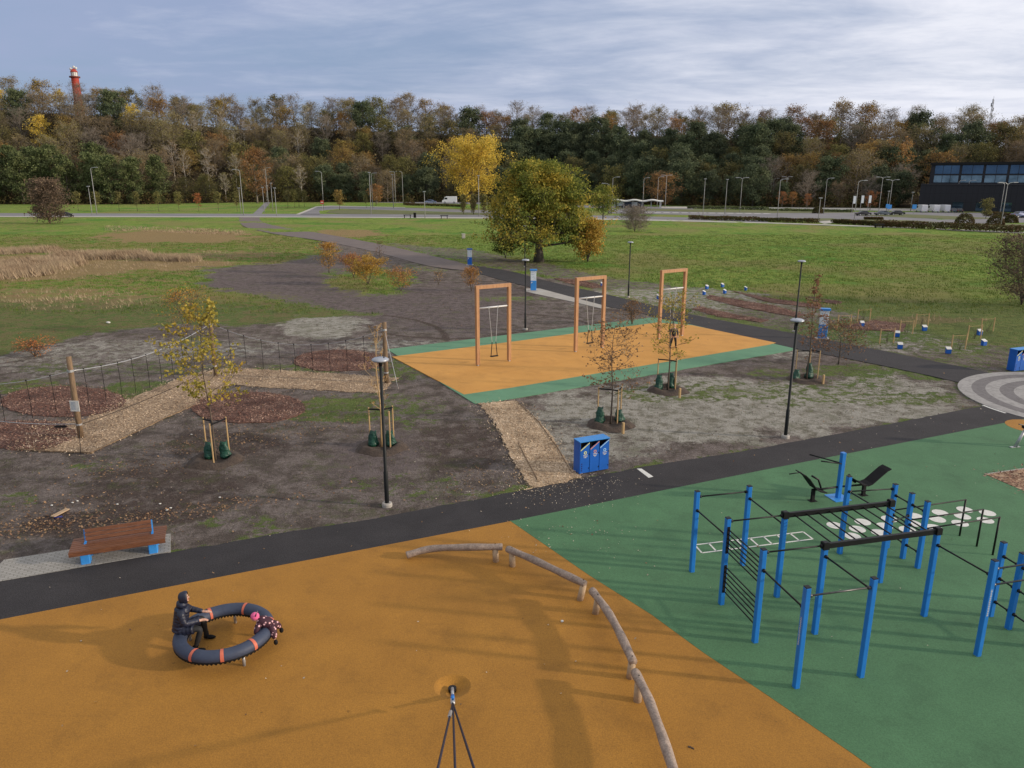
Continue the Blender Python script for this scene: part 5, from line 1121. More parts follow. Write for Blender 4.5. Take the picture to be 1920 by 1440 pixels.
# ------------------------------------------------------------------ bench
def bench():
    c=Vector((-12.36,18.82,0)); e=Vector((-10.07,19.72,0)); d=(e-c); L=d.length; rz=math.atan2(d.y,d.x)
    o=empty('park_bench',c,'long brown slatted bench with blue legs and a short backrest on grey paving','bench',rz=rz)
    w=.88
    for k in range(7):
        mb=MB(); mb.bevbox((L/2,.06+k*(w/7),.455),(L,w/7-.024,.045),0,.006); mb.build('seat_slat',M['bench'],o)
    mb=MB(); mb.box((L/2,-.02,.405),(L,.04,.13)); mb.box((L/2,w+.01,.405),(L,.04,.13)); mb.build('seat_apron',M['bench'],o)
    for k in range(3):
        z=.58+k*.115; mb=MB(); mb.box((L*.5-.0,.53+.022*k,z),(L*.70,.03,.100),0,Matrix.Rotation(R(-11),3,'X')); mb.build('back_slat',M['bench'],o)
    for xx in (.36,L-.36):
        mb=MB(); mb.bevbox((xx,w*.25,.19),(.24,.30,.38),0,.02); mb.bevbox((xx,w*.78,.19),(.24,.22,.38),0,.02); mb.build('leg',M['bluel'],o)
        mb=MB(); mb.box((xx,.585,.64),(.05,.03,.40),0,Matrix.Rotation(R(-12),3,'X')); mb.box((xx,.46,.487),(.06,.12,.02)); mb.build('back_bracket',M['bluel'],o)
bench()
# ------------------------------------------------------------------ info pillars
def pillar(px,py,rz,label,seed):
    x,y=G(px,py); o=empty('info_pillar',(x,y,0),label,'info pillar','blue and white info pillars',rz)
    mb=MB(); mb.bevbox((0,0,.5),(.56,.30,1.0),0,.02); mb.build('pillar_base',M['bluel'] if seed!=1 else M['blued'],o)
    mb=MB(); mb.bevbox((0,0,1.48),(.54,.28,.96),0,.01); mb.build('info_panel',M['panel'],o)
    mb=MB(); rn=random.Random(seed); 
    for k in range(9):
        z=1.12+k*.09; x0=-.22
        while x0<.2:
            w_=rn.uniform(.02,.08); 
            if rn.random()<.35: mb.add([(x0,-.143,z),(x0+w_,-.143,z),(x0+w_,-.143,z+.03),(x0,-.143,z+.03)],[(0,1,2,3)])
            x0+=w_+.02
    mb.build('lettering',M['inkgrey'],o)
    mb=MB(); mb.bevbox((0,0,2.03),(.70,.40,.14),0,.02); mb.build('cap',M['bluel'] if seed!=1 else M['blued'],o)
    mb=MB(); mb.add([(-.24,-.153,.72),(-.06,-.153,.86),(-.20,-.153,.9)],[(0,1,2)]); mb.build('emblem',M['white'],o)
    mb=MB(); mb.bevbox((0,0,.02),(.9,.6,.06),0,.02); mb.build('plinth',M['pave'],o)
M['panel']=pm('panel_white',(.74,.77,.78),(.62,.70,.74),2.5,.5); M['inkgrey']=pm('grey_print',(.18,.26,.38),None,9,.6)
pillar(881,497,-.05,'farthest blue info pillar beside the path left of the oak',1)
pillar(1000,545,0,'blue and white info pillar beside the left lamp and swing',2)
pillar(1541,635,-.25,'blue and white info pillar on the far side of the asphalt path at the right',3)
# ------------------------------------------------------------------ rope course
def rope_course():
    A=Vector((*G(152,820),0)); B=Vector((*G(405,705),0)); C=Vector((*G(725,718),0)); o=empty('rope_course',A,'low rope walking course of brown posts, cable and hanging ropes over mulch beds','rope course')
    def q(p): return p-A
    tops=[]
    for p,h,r_,l in ((A,3.5,.115,1),(B,3.55,.11,2),(C,3.3,.125,3)):
        mb=MB(); mb.tube([q(p)+Vector((0,0,-.2)),q(p)+Vector((.0,0,h*.5)),q(p)+Vector((.02,0,h))],[r_,r_*.97,r_*.9],12); po=mb.build('post',M['postw'],o,True)
        mb=MB(); z=2.9 if l<3 else 2.9; mb.tube([q(p)+Vector((0,0,z-.05)),q(p)+Vector((.0,0,z+.05))],r_*1.12,12); mb.tube([q(p)+Vector((0,0,.55)),q(p)+Vector((0,0,.62))],r_*1.1,12); mb.build('cable_clamp',M['galv'],po)
    D=A+Vector((-5.2,.3,0))+(A-B)*.0; 
    def cable(a,b,za,zb,sag,n,r_=.022,m='galv',hang=(),name='cable'):
        P=[q(a.lerp(b,i/n))+Vector((0,0,za+(zb-za)*i/n-sag*4*(i/n)*(1-i/n))) for i in range(n+1)]
        mb=MB(); mb.tube(P,r_,6); mb.build(name,M[m],o,True)
        for t in hang:
            k=t*n; i=min(n-1,int(k)); p=P[i].lerp(P[i+1],k-i); mb=MB(); zb_=max(.25,p.z-1.62)
            mb.tube([p,p+Vector((.02,0,-.8)),Vector((p.x,p.y,zb_))],.011,5); mb.ball(p+Vector((0,0,.02)),.035,n=8,m=5); mb.ball(p+Vector((.01,0,-.75)),.026,n=8,m=5); mb.build('hanging_rope',M['blackm'],o)
    cable(A,B,2.9,2.95,.45,16,hang=[.07,.17,.27,.36,.46,.55,.64,.73,.82,.90])
    cable(B,C,2.95,2.9,1.0,18,r_=.012,hang=[.10,.19,.29,.39,.48,.58,.68,.78,.88])
    E_=A+Vector((-6.5,-1.2,0)); cable(A,E_,2.9,2.9,.45,10,r_=.014,hang=[.12,.26,.42,.6])
    F_=C+Vector((.85,-1.55,0)); cable(C,F_,2.95,.1,-.0,4,r_=.014)
    G_=A+Vector((-5,1.0,0)); cable(A,G_,.6,.5,.1,6,r_=.016,m='galv'); cable(A,A+Vector((1.1,-2.0,0)),.6,.02,0,3,r_=.012,m='blackm')
    cable(A,B,.55,.5,.15,8,r_=.012,m='blackm')
    mb=MB(); mb.box(q(A)+Vector((.02,-.13,1.42)),(.40,.02,.46),-.1); pb=mb.build('notice_board',M['white'],o)
    mb=MB()
    for k in range(7): mb.add([(x_,-.145-.0,1.27+k*.05) for x_ in (-.12,.16)]+[(x_,-.145,1.285+k*.05) for x_ in (.16,-.12)],[(0,1,2,3)])
    mb.build('lettering',M['inkgrey'],pb)
    mb=MB(); mb.bevbox(q(A)+Vector((-.85,.1,.45)),(.5,.14,.08),0,.03); mb.build('balance_grip',M['blackm'],o)
rope_course()
# ------------------------------------------------------------------ rope anchor at the bottom
def anchor():
    x,y=G(848,1287); o=empty('rope_anchor',(x,y,-.15),'steel rope anchor in a round dimple with three dark ropes rising towards the viewer','rope anchor')
    a=Vector((x,y,-.15)); j=Vector((*G(849,1318,.42),.42))-a; 
    mb=MB(); mb.tube([(0,0,0),(0,0,.12)],.09,12); mb.build('anchor_plate',M['black'],o)
    mb=MB(); mb.tube([(0,0,.1),j*.32],.035,8); mb.build('shackle',M['galv'],o,True)
    mb=MB(); mb.tube([j*.32,j*.62],.04,10); mb.build('turnbuckle',M['blue'],o,True)
    for s in (-.035,.035):
        mb=MB(); mb.tube([j*.6+Vector((s,0,0)),j*.86+Vector((s,0,0))],.014,6); mb.build('side_plate',M['galv'],o)
    mb=MB(); mb.ball(j,.05,n=10,m=6); mb.build('joint',M['galv'],o,True)
    for (px,py) in ((760,1690),(862,1690),(974,1690)):
        g=G(px,py,4.6); e=Vector((*g,4.6))-a; 
        mb=MB(); mb.tube([j,j.lerp(e,.5)+Vector((0,0,-.04)),e],.020,7); r_=mb.build('rope',M['rope'],o,True)
        if px==760:
            mb=MB(); mb.tube([j.lerp(e,.10),j.lerp(e,.145)],.036,10); mb.build('rope_clamp',M['galv'],r_)
    # the tower platform rail the ropes are tied to, below the viewer
    t=empty('climbing_tower',(-.2,.0,0),'wooden climbing tower platform under the viewpoint holding the ropes','tower')
    P=[Vector((*G(px,1690,4.6),4.6)) for px in (700,1040)]
    mb=MB(); mb.tube([P[0]-Vector((-.2,.0,0)),P[1]-Vector((-.2,.0,0))],.06,8); mb.build('rope_beam',M['wood'],t)
    for p in P:
        mb=MB(); mb.tube([Vector((p.x+.2,p.y,0)),Vector((p.x+.2,p.y,4.6))],.09,8); mb.build('post',M['wood'],t)
anchor()
# ------------------------------------------------------------------ tyre ring seat
def ring():
    cx,cy=-6.66,15.17; Rm=.955; r_=.155; zc=.40
    o=empty('ring_seat',(cx,cy,0),'round dark blue padded ring seat with orange straps on the orange rubber','ring seat')
    def tor(a0,a1,rr,n=96,k=14,zz=0):
        V=[];m=int(n*(a1-a0)/(2*math.pi))+1
        full=a1-a0>6.28; m=n if full else max(3,m)
        for i in range(m if full else m+1):
            a=a0+(a1-a0)*i/m
            for j in range(k):
                b=2*math.pi*j/k; q=Rm+rr*math.cos(b); V.append((q*math.cos(a),q*math.sin(a),zc+zz+rr*math.sin(b)*.92))
        F=[]
        mm=m if full else m
        for i in range(mm):
            i2=(i+1)%m if full else i+1
            for j in range(k): F.append((i*k+j,i2*k+j,i2*k+(j+1)%k,i*k+(j+1)%k))
        return V,F
    mb=MB(); mb.add(*tor(0,2*math.pi,r_)); mb.build('padded_tube',M['tyre'],o,True)
    # scalloped lacing flap under the outer and inner side
    for sg in (1,-1):
        mb=MB(); V=[];n=288
        for i in range(n):
            a=2*math.pi*i/n; q=Rm+sg*r_*.93; lo=zc-.135 if i%4<2 else zc-.085; q2=Rm+sg*r_*(.70 if i%4<2 else .9)
            for rr,z in ((q,zc-.045),(q+sg*.006,zc-.06),(q2+sg*.012,lo),(q2-sg*.01,lo)): V.append((rr*math.cos(a),rr*math.sin(a),z))
        F=[(i*4+k,((i+1)%n)*4+k,((i+1)%n)*4+(k+1)%4,i*4+(k+1)%4) for i in range(n) for k in range(4)]
        mb.add(V,F); mb.build('lacing_flap',M['blackm'],o)
    C=Vector((cx,cy,0))
    angs=[]
    for px,py in ((395,1148),(457,1139),(509,1160),(483,1208),(415,1238),(352,1232)):
        g=Vector((*G(px,py,zc+.1),0))-C; angs.append(math.atan2(g.y,g.x))
    for a in angs:
        mb=MB(); mb.add(*tor(a-.035,a+.035,r_+.008)); mb.build('strap',M['strap'],o,True)
    for a in [math.atan2(G(*q)[1]-cy,G(*q)[0]-cx) for q in ((441,1170),(456,1246),(352,1200))]:
        mb=MB(); mb.tube([(Rm*math.cos(a),Rm*math.sin(a),zc-.1),(Rm*math.cos(a)*1.02,Rm*math.sin(a)*1.02,0)],.035,10); mb.build('leg',M['galv'],o,True)
    return C,Rm,zc
RC,RRm,RZ=ring()
# ------------------------------------------------------------------ people
def skin_obj(name,chains,m,parent,sub=2,root=0):
    "chains: list of [(pos,radius),...]; chain points that coincide are welded"
    V=[];E=[];Rd=[];idx={}
    for ch in chains:
        prev=None
        for p,r_ in ch:
            k=tuple(round(c,4) for c in p)
            if k not in idx: idx[k]=len(V); V.append(p); Rd.append(r_)
            i=idx[k]
            if prev is not None and prev!=i: E.append((prev,i))
            prev=i
    me=bpy.data.meshes.new(name); me.from_pydata([tuple(v) for v in V],E,[]); me.materials.append(m)
    o=link(name,me,parent); md=o.modifiers.new('Skin','SKIN'); md.use_smooth_shade=True
    for i,sv_ in enumerate(me.skin_vertices[0].data):
        r_=Rd[i]; sv_.radius=(r_,r_) if not isinstance(r_,tuple) else r_; sv_.use_root=(i==root)
    s_=o.modifiers.new('Subsurf','SUBSURF'); s_.levels=sub; s_.render_levels=sub
    return o
def hand(wr,dr,side,r_=.009,L=.17):
    "palm plus five finger chains from wrist along dr"
    d=Vector(dr).normalized(); up=Vector((0,0,1)); s=d.cross(up).normalized()*side; n=s.cross(d)*side
    ch=[]; w=Vector(wr); pal=w+d*L*.5; ch.append([(w,.026),(w+d*L*.25,.034),(pal,.033)])
    for k,(o_,l) in enumerate(((-.030,.40),(-.010,.46),(.010,.43),(.029,.34))):
        b=pal+s*o_; ch.append([(pal,.033),(b+d*.012,r_*1.1),(b+d*L*l*.55-up*.008,r_),(b+d*L*l-up*.03,r_*.85)])
    t=w+d*L*.22; ch.append([(w+d*L*.25,.034),(t-s*.038+d*.02,r_*1.25),(t-s*.055+d*.055,r_*.95)])
    return ch
def adult():
    # sits on the left of the ring facing right, legs inside the ring
    O=Vector((-7.58,15.02,0)); f=Vector((.94,.30,0)).normalized(); s=Vector((f.y,-f.x,0))  # s = the person's right
    def P(a,b,c): return f*a+s*b+Vector((0,0,c))
    o=empty('person',O,'adult in a dark hooded padded jacket and black trousers sitting on the ring seat','person')
    hip=P(0,0,.64); ch=[[(hip,.11),(P(.03,0,.82),.10),(P(.06,0,1.0),.11),(P(.08,0,1.10),.085),(P(.10,0,1.18),.055),(P(.13,0,1.27),.062)]]
    kR=P(.43,.13,.58); kL=P(.44,-.24,.63); aR=P(.27,.17,.10); aL=P(.47,-.34,.10)
    ch+=[[(hip,.11),(P(.06,.10,.62),.07),(kR,.045),(P(.36,.16,.34),.040),(aR,.028),(aR+f*.12-Vector((0,0,.05)),.022)],
         [(hip,.11),(P(.06,-.10,.62),.07),(kL,.045),(P(.47,-.30,.36),.040),(aL,.028),(aL+f*.12-Vector((0,0,.05)),.022)]]
    wR=P(.44,.04,.74); wL=P(.50,-.24,.78)
    ch+=[[(P(.08,0,1.10),.085),(P(.07,.17,1.07),.048),(P(.12,.26,.84),.040),(wR,.030)],[(P(.08,0,1.10),.085),(P(.07,-.17,1.07),.048),(P(.20,-.32,.86),.040),(wL,.030)]]
    ch+=[[(wR,.030)]+h[0:] if i==0 else h for i,h in enumerate(hand(wR,P(.9,-.1,-.1),1))]+hand(wL,P(1,.0,-.1),-1)
    skin_obj('body',ch,M['skin'],o)
    mb=MB(); hc=P(.14,0,1.36); Mx=Matrix((f,-s,Vector((0,0,1)))).transposed()
    mb.ball(hc,(.095,.075,.12),Mx,18,14); mb.ball(hc+f*.095+Vector((0,0,-.012)),(.022,.015,.028),Mx,8,6); mb.ball(hc+s*.078,(.02,.012,.03),Mx,8,6); mb.ball(hc-s*.078,(.02,.012,.03),Mx,8,6); mb.ball(hc+f*.06+Vector((0,0,-.085)),(.035,.04,.03),Mx,8,6); mb.build('head',M['skin'],o,True)
    mb=MB(); 
    for q in (1,-1): mb.ball(hc+f*.088+s*.03*q+Vector((0,0,.02)),(.008,.012,.008),Mx,8,6)
    mb.build('eye',M['blackm'],o,True); mb=MB(); mb.ball(hc+f*.092+Vector((0,0,-.055)),(.008,.025,.006),Mx,8,6); mb.build('mouth',M['strap'],o,True)
    # jacket with padded rings
    def puff(a,b,n,r0,r1):
        out=[]
        for i in range(n*2+1):
            t=i/(n*2); out.append((a.lerp(b,t),(r0+(r1-r0)*t)*(1.03 if i%2 else .86)))
        return out
    jt=puff(P(-.03,0,.52),P(.02,0,.80),3,.205,.19)+puff(P(.02,0,.80),P(.08,0,1.10),4,.19,.19)[1:]+[(P(.09,0,1.17),.125)]
    sh=P(.08,0,1.12)
    skin_obj('jacket',[jt],M['jacket'],o)
    for q,el,wr in ((1,P(.12,.27,.84),wR),(-1,P(.20,-.33,.86),wL)):
        c=[(P(.07,.06*q,1.08),.12)]+puff(P(.06,.19*q,1.06),el,3,.105,.085)+puff(el,wr.lerp(el,.10),3,.085,.058)[1:]
        skin_obj('sleeve',[c],M['jacket'],o)
    c1=puff(P(.02,.08,.60),P(.40,.12,.64),4,.135,.105); c2=puff(P(.02,-.08,.60),P(.42,-.17,.66),4,.135,.10)
    skin_obj('jacket_skirt',[c2],M['jacket'],o); skin_obj('jacket_skirt',[puff(P(-.03,.05,.57),P(.30,.14,.60),4,.155,.125)],M['jacket'],o)
    # hood
    mb=MB(); V=[];n=18;m=12
    for i in range(m):
        th=R(60)+ (math.pi-R(60))*(i/(m-1)) 
        for k in range(n):
            a=2*math.pi*k/n; p=Vector((math.cos(th)*.14-.0,math.sin(th)*.118*math.cos(a),math.sin(th)*.15*math.sin(a)))
            V.append(hc+Mx@(p+Vector((.01,0,.0)))*(1+.03*math.sin(6*th)))
    mb.add(V,[(i*n+k,i*n+(k+1)%n,i*n+n+(k+1)%n,i*n+n+k) for i in range(m-1) for k in range(n)]); mb.tube([P(.07,0,1.14),P(.08,0,1.26)],[.12,.105],14); mb.build('hood',M['jacket'],o,True)
    for k,a,q in ((kR,aR,1),(kL,aL,-1)):
        skin_obj('trouser_leg',[[(P(.04,.09*q,.60),.118),(k,.082),(k.lerp(a,.5),.068),(a+Vector((0,0,.02)),.052)]],M['trousers'],o)
        mb=MB(); fx=f if q>0 else (f*.9-s*-.3).normalized(); My=Matrix((fx,Vector((-fx.y,fx.x,0)),Vector((0,0,1)))).transposed()
        mb.ball(a+fx*.07-Vector((0,0,.045)),(.15,.052,.05),My,14,8); mb.tube([a+Vector((0,0,-.06)),a+Vector((0,0,.08))],[.055,.058],10); mb.build('shoe',M['blackm'],o,True)
M['jacket']=pm('navy_padded_jacket',(.006,.008,.020),(.012,.018,.044),3,.42,bump=.5,bscale=16,stretch=(1,1,2.4),bdist=.03)
M['trousers']=pm('black_trousers',(.008,.008,.009),(.014,.014,.015),9,.75)
adult()
def child():
    # leans belly down over the right side of the ring, head towards the middle
    O=Vector((-5.74,15.22,0)); f=Vector((-.96,-.10,0)).normalized(); s=Vector((f.y,-f.x,0))
    def P(a,b,c): return f*a+s*b+Vector((0,0,c))
    o=empty('person',O,'small child in a pink hat and dotted dark snowsuit lying over the ring seat','person')
    hip=P(-.16,0,.56); ch=P(.10,0,.66); hc=P(.20,0,.76)
    wR=P(.16,.24,.46); wL=P(.16,-.22,.44); aR=P(-.30,.22,.30); aL=P(-.24,-.16,.24)
    body=[[(hip,.06),(P(-.02,0,.62),.06),(ch,.06),(P(.16,0,.72),.04),(hc,.05)],[(hip,.05),(P(-.20,.08,.50),.035),(P(-.25,.15,.43),.03),(aR,.022)],[(hip,.05),(P(-.19,-.06,.47),.035),(P(-.22,-.12,.40),.03),(aL,.022)],[(ch,.06),(P(.12,.15,.59),.035),(wR,.022)],[(ch,.06),(P(.12,-.15,.59),.035),(wL,.022)]]
    body+=hand(wR,P(.3,.05,-.5),1,.006,.09)+hand(wL,P(.3,-.05,-.5),-1,.006,.09)
    skin_obj('body',body,M['skin'],o)
    skin_obj('snowsuit',[[(P(-.22,0,.54),.13),(P(-.02,0,.63),.145),(P(.09,0,.66),.145),(P(.15,0,.70),.09)]],M['dots'],o)
    for c in ([(P(-.13,.02,.56),.11),(P(-.21,.10,.49),.10),(P(-.26,.16,.42),.085),(P(-.30,.23,.31),.062)],[(P(-.13,-.02,.56),.11),(P(-.20,-.08,.46),.10),(P(-.23,-.13,.39),.085),(P(-.24,-.17,.26),.062)]): skin_obj('trouser_leg',[c],M['dots'],o)
    for c in ([(P(.07,.06,.66),.09),(P(.13,.17,.58),.07),(wR,.048)],[(P(.07,-.06,.66),.09),(P(.13,-.17,.58),.07),(wL,.048)]): skin_obj('sleeve',[c],M['dots'],o)
    Mx=Matrix((f,-s,Vector((0,0,1)))).transposed()
    mb=MB(); mb.ball(hc,(.085,.078,.095),Mx,16,12); mb.ball(hc+f*.085-Vector((0,0,.02)),(.014,.012,.014),Mx,8,6); mb.build('head',M['skin'],o,True)
    mb=MB(); 
    for q in (1,-1): mb.ball(hc+f*.078+s*.028*q+Vector((0,0,.0)),(.007,.01,.007),Mx,8,6)
    mb.build('eye',M['blackm'],o,True)
    mb=MB(); mb.ball(hc+Vector((0,0,.028))-f*.01,(.098,.094,.095),Mx,18,12); mb.build('hat',M['pink'],o,True)
    mb=MB()
    for k in range(7): mb.ball(hc-f*.05+s*(.03*(k-3))+Vector((0,0,.115-.01*abs(k-3))),.016,n=8,m=6)
    mb.build('hat_trim',M['dots'],o,True)
    for a in (aR,aL): mb=MB(); mb.ball(a-Vector((0,0,.06))-f*.02,(.05,.04,.07),Mx,10,8); mb.build('shoe',M['blackm'],o,True)
M['pink']=pm('pink_hat',(.80,.15,.33),(.70,.11,.27),14,.8)
def dots():
    m,nt,N,L,b=new_mat('dotted_snowsuit'); tc=N.new('ShaderNodeTexCoord'); v=N.new('ShaderNodeTexVoronoi'); v.inputs['Scale'].default_value=13; L.new(tc.outputs['Object'],v.inputs['Vector'])
    cr=N.new('ShaderNodeValToRGB'); cr.color_ramp.interpolation='CONSTANT'; L.new(v.outputs['Distance'],cr.inputs[0]); e=cr.color_ramp.elements; e[0].color=(.70,.42,.45,1); e[1].position=.30; e[1].color=(.040,.008,.020,1)
    L.new(cr.outputs[0],b.inputs['Base Color']); b.inputs['Roughness'].default_value=.7; return m
M['dots']=dots(); child()
def walker():
    x,y=G(1262,652); o=empty('person',(x,y,0),'person in dark clothes standing at the right swing behind the young tree','person')
    S_=.92
    def P(a,b,c): return Vector((a,b,c))*S_
    hip=P(0,0,.86); c=[[(hip,.12),(P(0,0,1.05),.11),(P(0,0,1.30),.13),(P(0,0,1.42),.05),(P(0,0,1.52),.055)]]
    for q in (1,-1): c+=[[(hip,.12),(P(.10*q,0,.80),.085),(P(.15*q,-.02,.45),.06),(P(.19*q,.02,.07),.04),(P(.20*q,-.12,.04),.03)],[(P(0,0,1.30),.13),(P(.19*q,0,1.32),.055),(P(.26*q,-.04,1.05),.042),(P(.24*q,-.18,.86),.026)]]+hand(P(.24*q,-.18,.86),(0,-.7,-.5),q,.008,.15)
    skin_obj('body',c,M['skin'],o)
    skin_obj('coat',[[(P(0,0,.78),.165),(P(0,0,1.05),.15),(P(0,0,1.32),.155),(P(0,0,1.40),.08)]],M['jacket'],o)
    for q in (1,-1):
        skin_obj('sleeve',[[(P(.12*q,0,1.33),.08),(P(.21*q,0,1.27),.072),(P(.27*q,-.04,1.05),.06),(P(.25*q,-.16,.89),.042)]],M['jacket'],o)
        skin_obj('trouser_leg',[[(P(.09*q,0,.82),.105),(P(.15*q,-.02,.45),.078),(P(.19*q,.02,.09),.055)]],M['trousers'],o)
        mb=MB(); mb.ball(P(.20*q,-.05,.045),(.05,.14,.045),None,12,8); mb.build('shoe',M['blackm'],o,True)
    mb=MB(); mb.ball(P(0,-.01,1.60),(.075,.09,.115),None,16,12); mb.ball(P(0,-.10,1.59),(.013,.02,.025),None,8,6); mb.build('head',M['skin'],o,True)
    mb=MB(); mb.ball(P(0,.02,1.635),(.085,.095,.105),None,16,12); mb.build('hair',M['hair'],o,True)
M['hair']=pm('blond_hair',(.30,.20,.10),(.2,.13,.06),20,.7)
walker()
# ------------------------------------------------------------------ cars
def car(px,py,rz,paint,label,sc=1,kind='car',col='parked_car'):
    x,y=G(px,py); o=empty(col,(x,y,0),label,'van' if kind=='van' else 'car',rz=rz); o.scale=(sc,)*3
    if kind=='car':
        Lh=2.2; prof=[(-Lh,.35),(-Lh,.78),(-1.95,.92),(-1.35,.97),(-.75,1.42),(.75,1.45),(1.45,1.0),(2.05,.88),(Lh,.70),(Lh,.35)]
        gl=[(-1.22,.98),(-.72,1.36),(.70,1.39),(1.30,1.0)]; w=.88
    else:
        Lh=2.75; prof=[(-Lh,.40),(-Lh,2.45),(-2.6,2.6),(1.1,2.6),(1.75,2.35),(2.1,1.45),(2.7,1.15),(Lh,.8),(Lh,.40)]
        gl=[(.75,1.5),(.75,2.15),(1.62,2.2),(1.92,1.5)]; w=1.0
    mb=MB(); n=len(prof); V=[]
    for yy,k in ((-w,1),(-w*.96,1),(w*.96,1),(w,1)): 
        ins=.93 if abs(yy)==w else 1
        V+=[(X*(1 if ins==1 else .985),yy*(1 if Z<1.0 else (.86 if kind=='car' else .96)),.35+(Z-.35)*(1 if ins==1 else .97)) for X,Z in prof]
    F=[tuple(range(n)),tuple(range(4*n-1,3*n-1,-1))]
    for k in range(3):
        for i in range(n): j=(i+1)%n; F.append((k*n+i,k*n+n+i,k*n+n+j,k*n+j))
    mb.add(V,F); mb.build('body',M[paint],o)
    for sy in (-1,1):
        mb=MB(); yy=sy*w*(.885 if kind=='car' else .975); mb.add([(X,yy+sy*.012*(1 if Z>1.2 else 3),Z) for X,Z in gl],[tuple(range(4))]); mb.build('side_window',M['carglass'],o)
    mb=MB(); 
    if kind=='car': mb.add([(1.40,-.72,1.02),(1.40,.72,1.02),(.80,.66,1.43),(.80,-.66,1.43)],[(0,1,2,3)])
    else: mb.add([(2.12,-.85,1.5),(2.12,.85,1.5),(1.80,.80,2.32),(1.80,-.80,2.32)],[(0,1,2,3)])
    mb.build('windscreen',M['carglass'],o)
    if kind=='car': mb=MB(); mb.add([(-1.38,-.7,1.0),(-1.38,.7,1.0),(-.80,.66,1.41),(-.80,-.66,1.41)],[(0,1,2,3)]); mb.build('rear_window',M['carglass'],o)
    r_=.32 if kind=='car' else .36
    for X in (-Lh*.62,Lh*.62):
        for sy in (-1,1):
            mb=MB(); mb.tube([(X,sy*(w-.2),r_),(X,sy*(w+.01),r_)],r_,16); wh=mb.build('wheel',M['tyreb'],o); mb=MB(); mb.tube([(X,sy*(w+.005),r_),(X,sy*(w+.02),r_)],r_*.6,12); mb.build('rim',M['galv'],wh)
    for sy in (-1,1):
        mb=MB(); mb.box((Lh-.03,sy*w*.7,.72),(.1,.3,.14)); mb.build('headlight',M['white'],o); mb=MB(); mb.box((-Lh+.02,sy*w*.75,.8),(.07,.2,.16)); mb.build('tail_light',M['strap'],o)
    if kind=='van' and 'stripe' in label:
        mb=MB(); mb.add([(-1.6,-w-.03,.7),(-.5,-w-.03,.7),(.6,-w-.03,2.0),(-.6,-w-.03,2.3)],[(0,1,2,3)]); mb.build('side_graphic',M['cyan'],o)
M['cyan']=pm('light_blue_print',(.25,.62,.78),None,5,.5)
car(843,381.5,math.pi,'carw','white van with a light blue stripe driving on the far road',1.22,'van','van')
car(807,382,math.pi+.1,'carl','blue grey car on the far road left of the white van',1.28,'car','car')
car(122,407,.3,'carb','dark car half hidden behind the large left bush',1.0)
car(1618,404.5,.1,'carb','black parked car nearest the round dark bushes in the car park')
car(1654,404,.05,'carg','grey blue parked car between two black ones')
car(1681,403.5,0,'carb','black parked car right of the grey one, left of the blue sign')
car(1912,408,.2,'carl','light blue car at the right edge on the forecourt road',1.2)
car(572,376,0,'carb','dark car at the roadside under the trees behind the footpath',1.1)
for px,l,r_ in ((1727,'white van parked at the left corner of the dark building',1.45),(1749,'white van second from the left before the dark building',1.5),(1768,'silver white van third from the left before the dark building',1.55)): car(px,398.0,r_,'carw',l,.95,'van','parked_van')
car(1786,398.3,1.3,'carg','dark grey car right of the white vans at the building')
car(1797,398.5,1.3,'carb','black car right of the dark grey one at the building')
# ------------------------------------------------------------------ dark building
def building():
    a=Vector((*G(1720,395),0)); b=Vector((*G(1920,398.5),0)); d=(b-a).normalized(); rz=math.atan2(d.y,d.x); h1=HT((1720,396),346); h2=HT((1733,396),307)
    o=empty('modern_building',a,'large dark flat roofed building with a wide band of blue windows','building',rz=rz); L=95
    mb=MB(); mb.box((L/2,20,h1/2),(L,40,h1)); mb.build('lower_block',M['facade'],o)
    mb=MB(); mb.box((L/2+2,22,h1+(h2-h1)/2+.01),(L-.5,34,h2-h1)); up=mb.build('upper_block',M['facade'],o)
    y0=22-17
    mb=MB(); mb.box((L/2+2,y0-.35,h2+.15),(L+.2,.9,.8)); mb.build('roof_edge',M['black'],o)
    x=3.6; k=0
    while x<L-6:
        w=6.2 if k%3 else 7.4
        for r0,r1,mt in ((.10,.44,'glassl'),(.52,.93,'glass')):
            z0=h1+(h2-h1)*r0; z1=h1+(h2-h1)*r1; mb=MB(); mb.box((x+w/2,y0-.06,(z0+z1)/2),(w,.12,z1-z0)); wn=mb.build('window',M[mt],o)
            mb=MB(); 
            for q in (1/3,2/3) if w>7 else (.5,): mb.box((x+w*q,y0-.15,(z0+z1)/2),(.14,.08,z1-z0))
            mb.build('mullion',M['facade'],wn)
        x+=w+.8; k+=1
    mb=MB()
    for i in range(1,60): mb.box((L*i/60,-.012,h1/2),(.05,.024,h1-.1))
    for i in range(1,3): mb.box((L/2,-.008,h1*i/3),(L,.012,.05))
    tag(mb.build('cladding_joints',M['black'],o),kind='stuff')
    mb=MB(); mb.box((L/2,-.1,h1+.12),(L,.4,.24)); mb.build('ledge',M['facade2'],o)
    for xx in (37,52): mb=MB(); mb.box((xx,-.4,h1+.5),(5,.5,.5)); mb.build('white_canopy',M['white'],o)  # two canopies in plain white paint above the ledge
    for xx in (12,19,26,40,47,60): mb=MB(); mb.box((xx,-.05,1.6),(3.2,.1,3.0)); mb.build('entrance_glass',M['glass'],o)
    mb=MB(); mb.box((40,-1.2,4.6),(4.5,.3,4.0)); mb.build('green_banner',pm('teal_banner',(.03,.13,.11),None,1,.6),o)
M['facade2']=pm('facade_ledge',(.05,.05,.06),None,1,.6)
building()
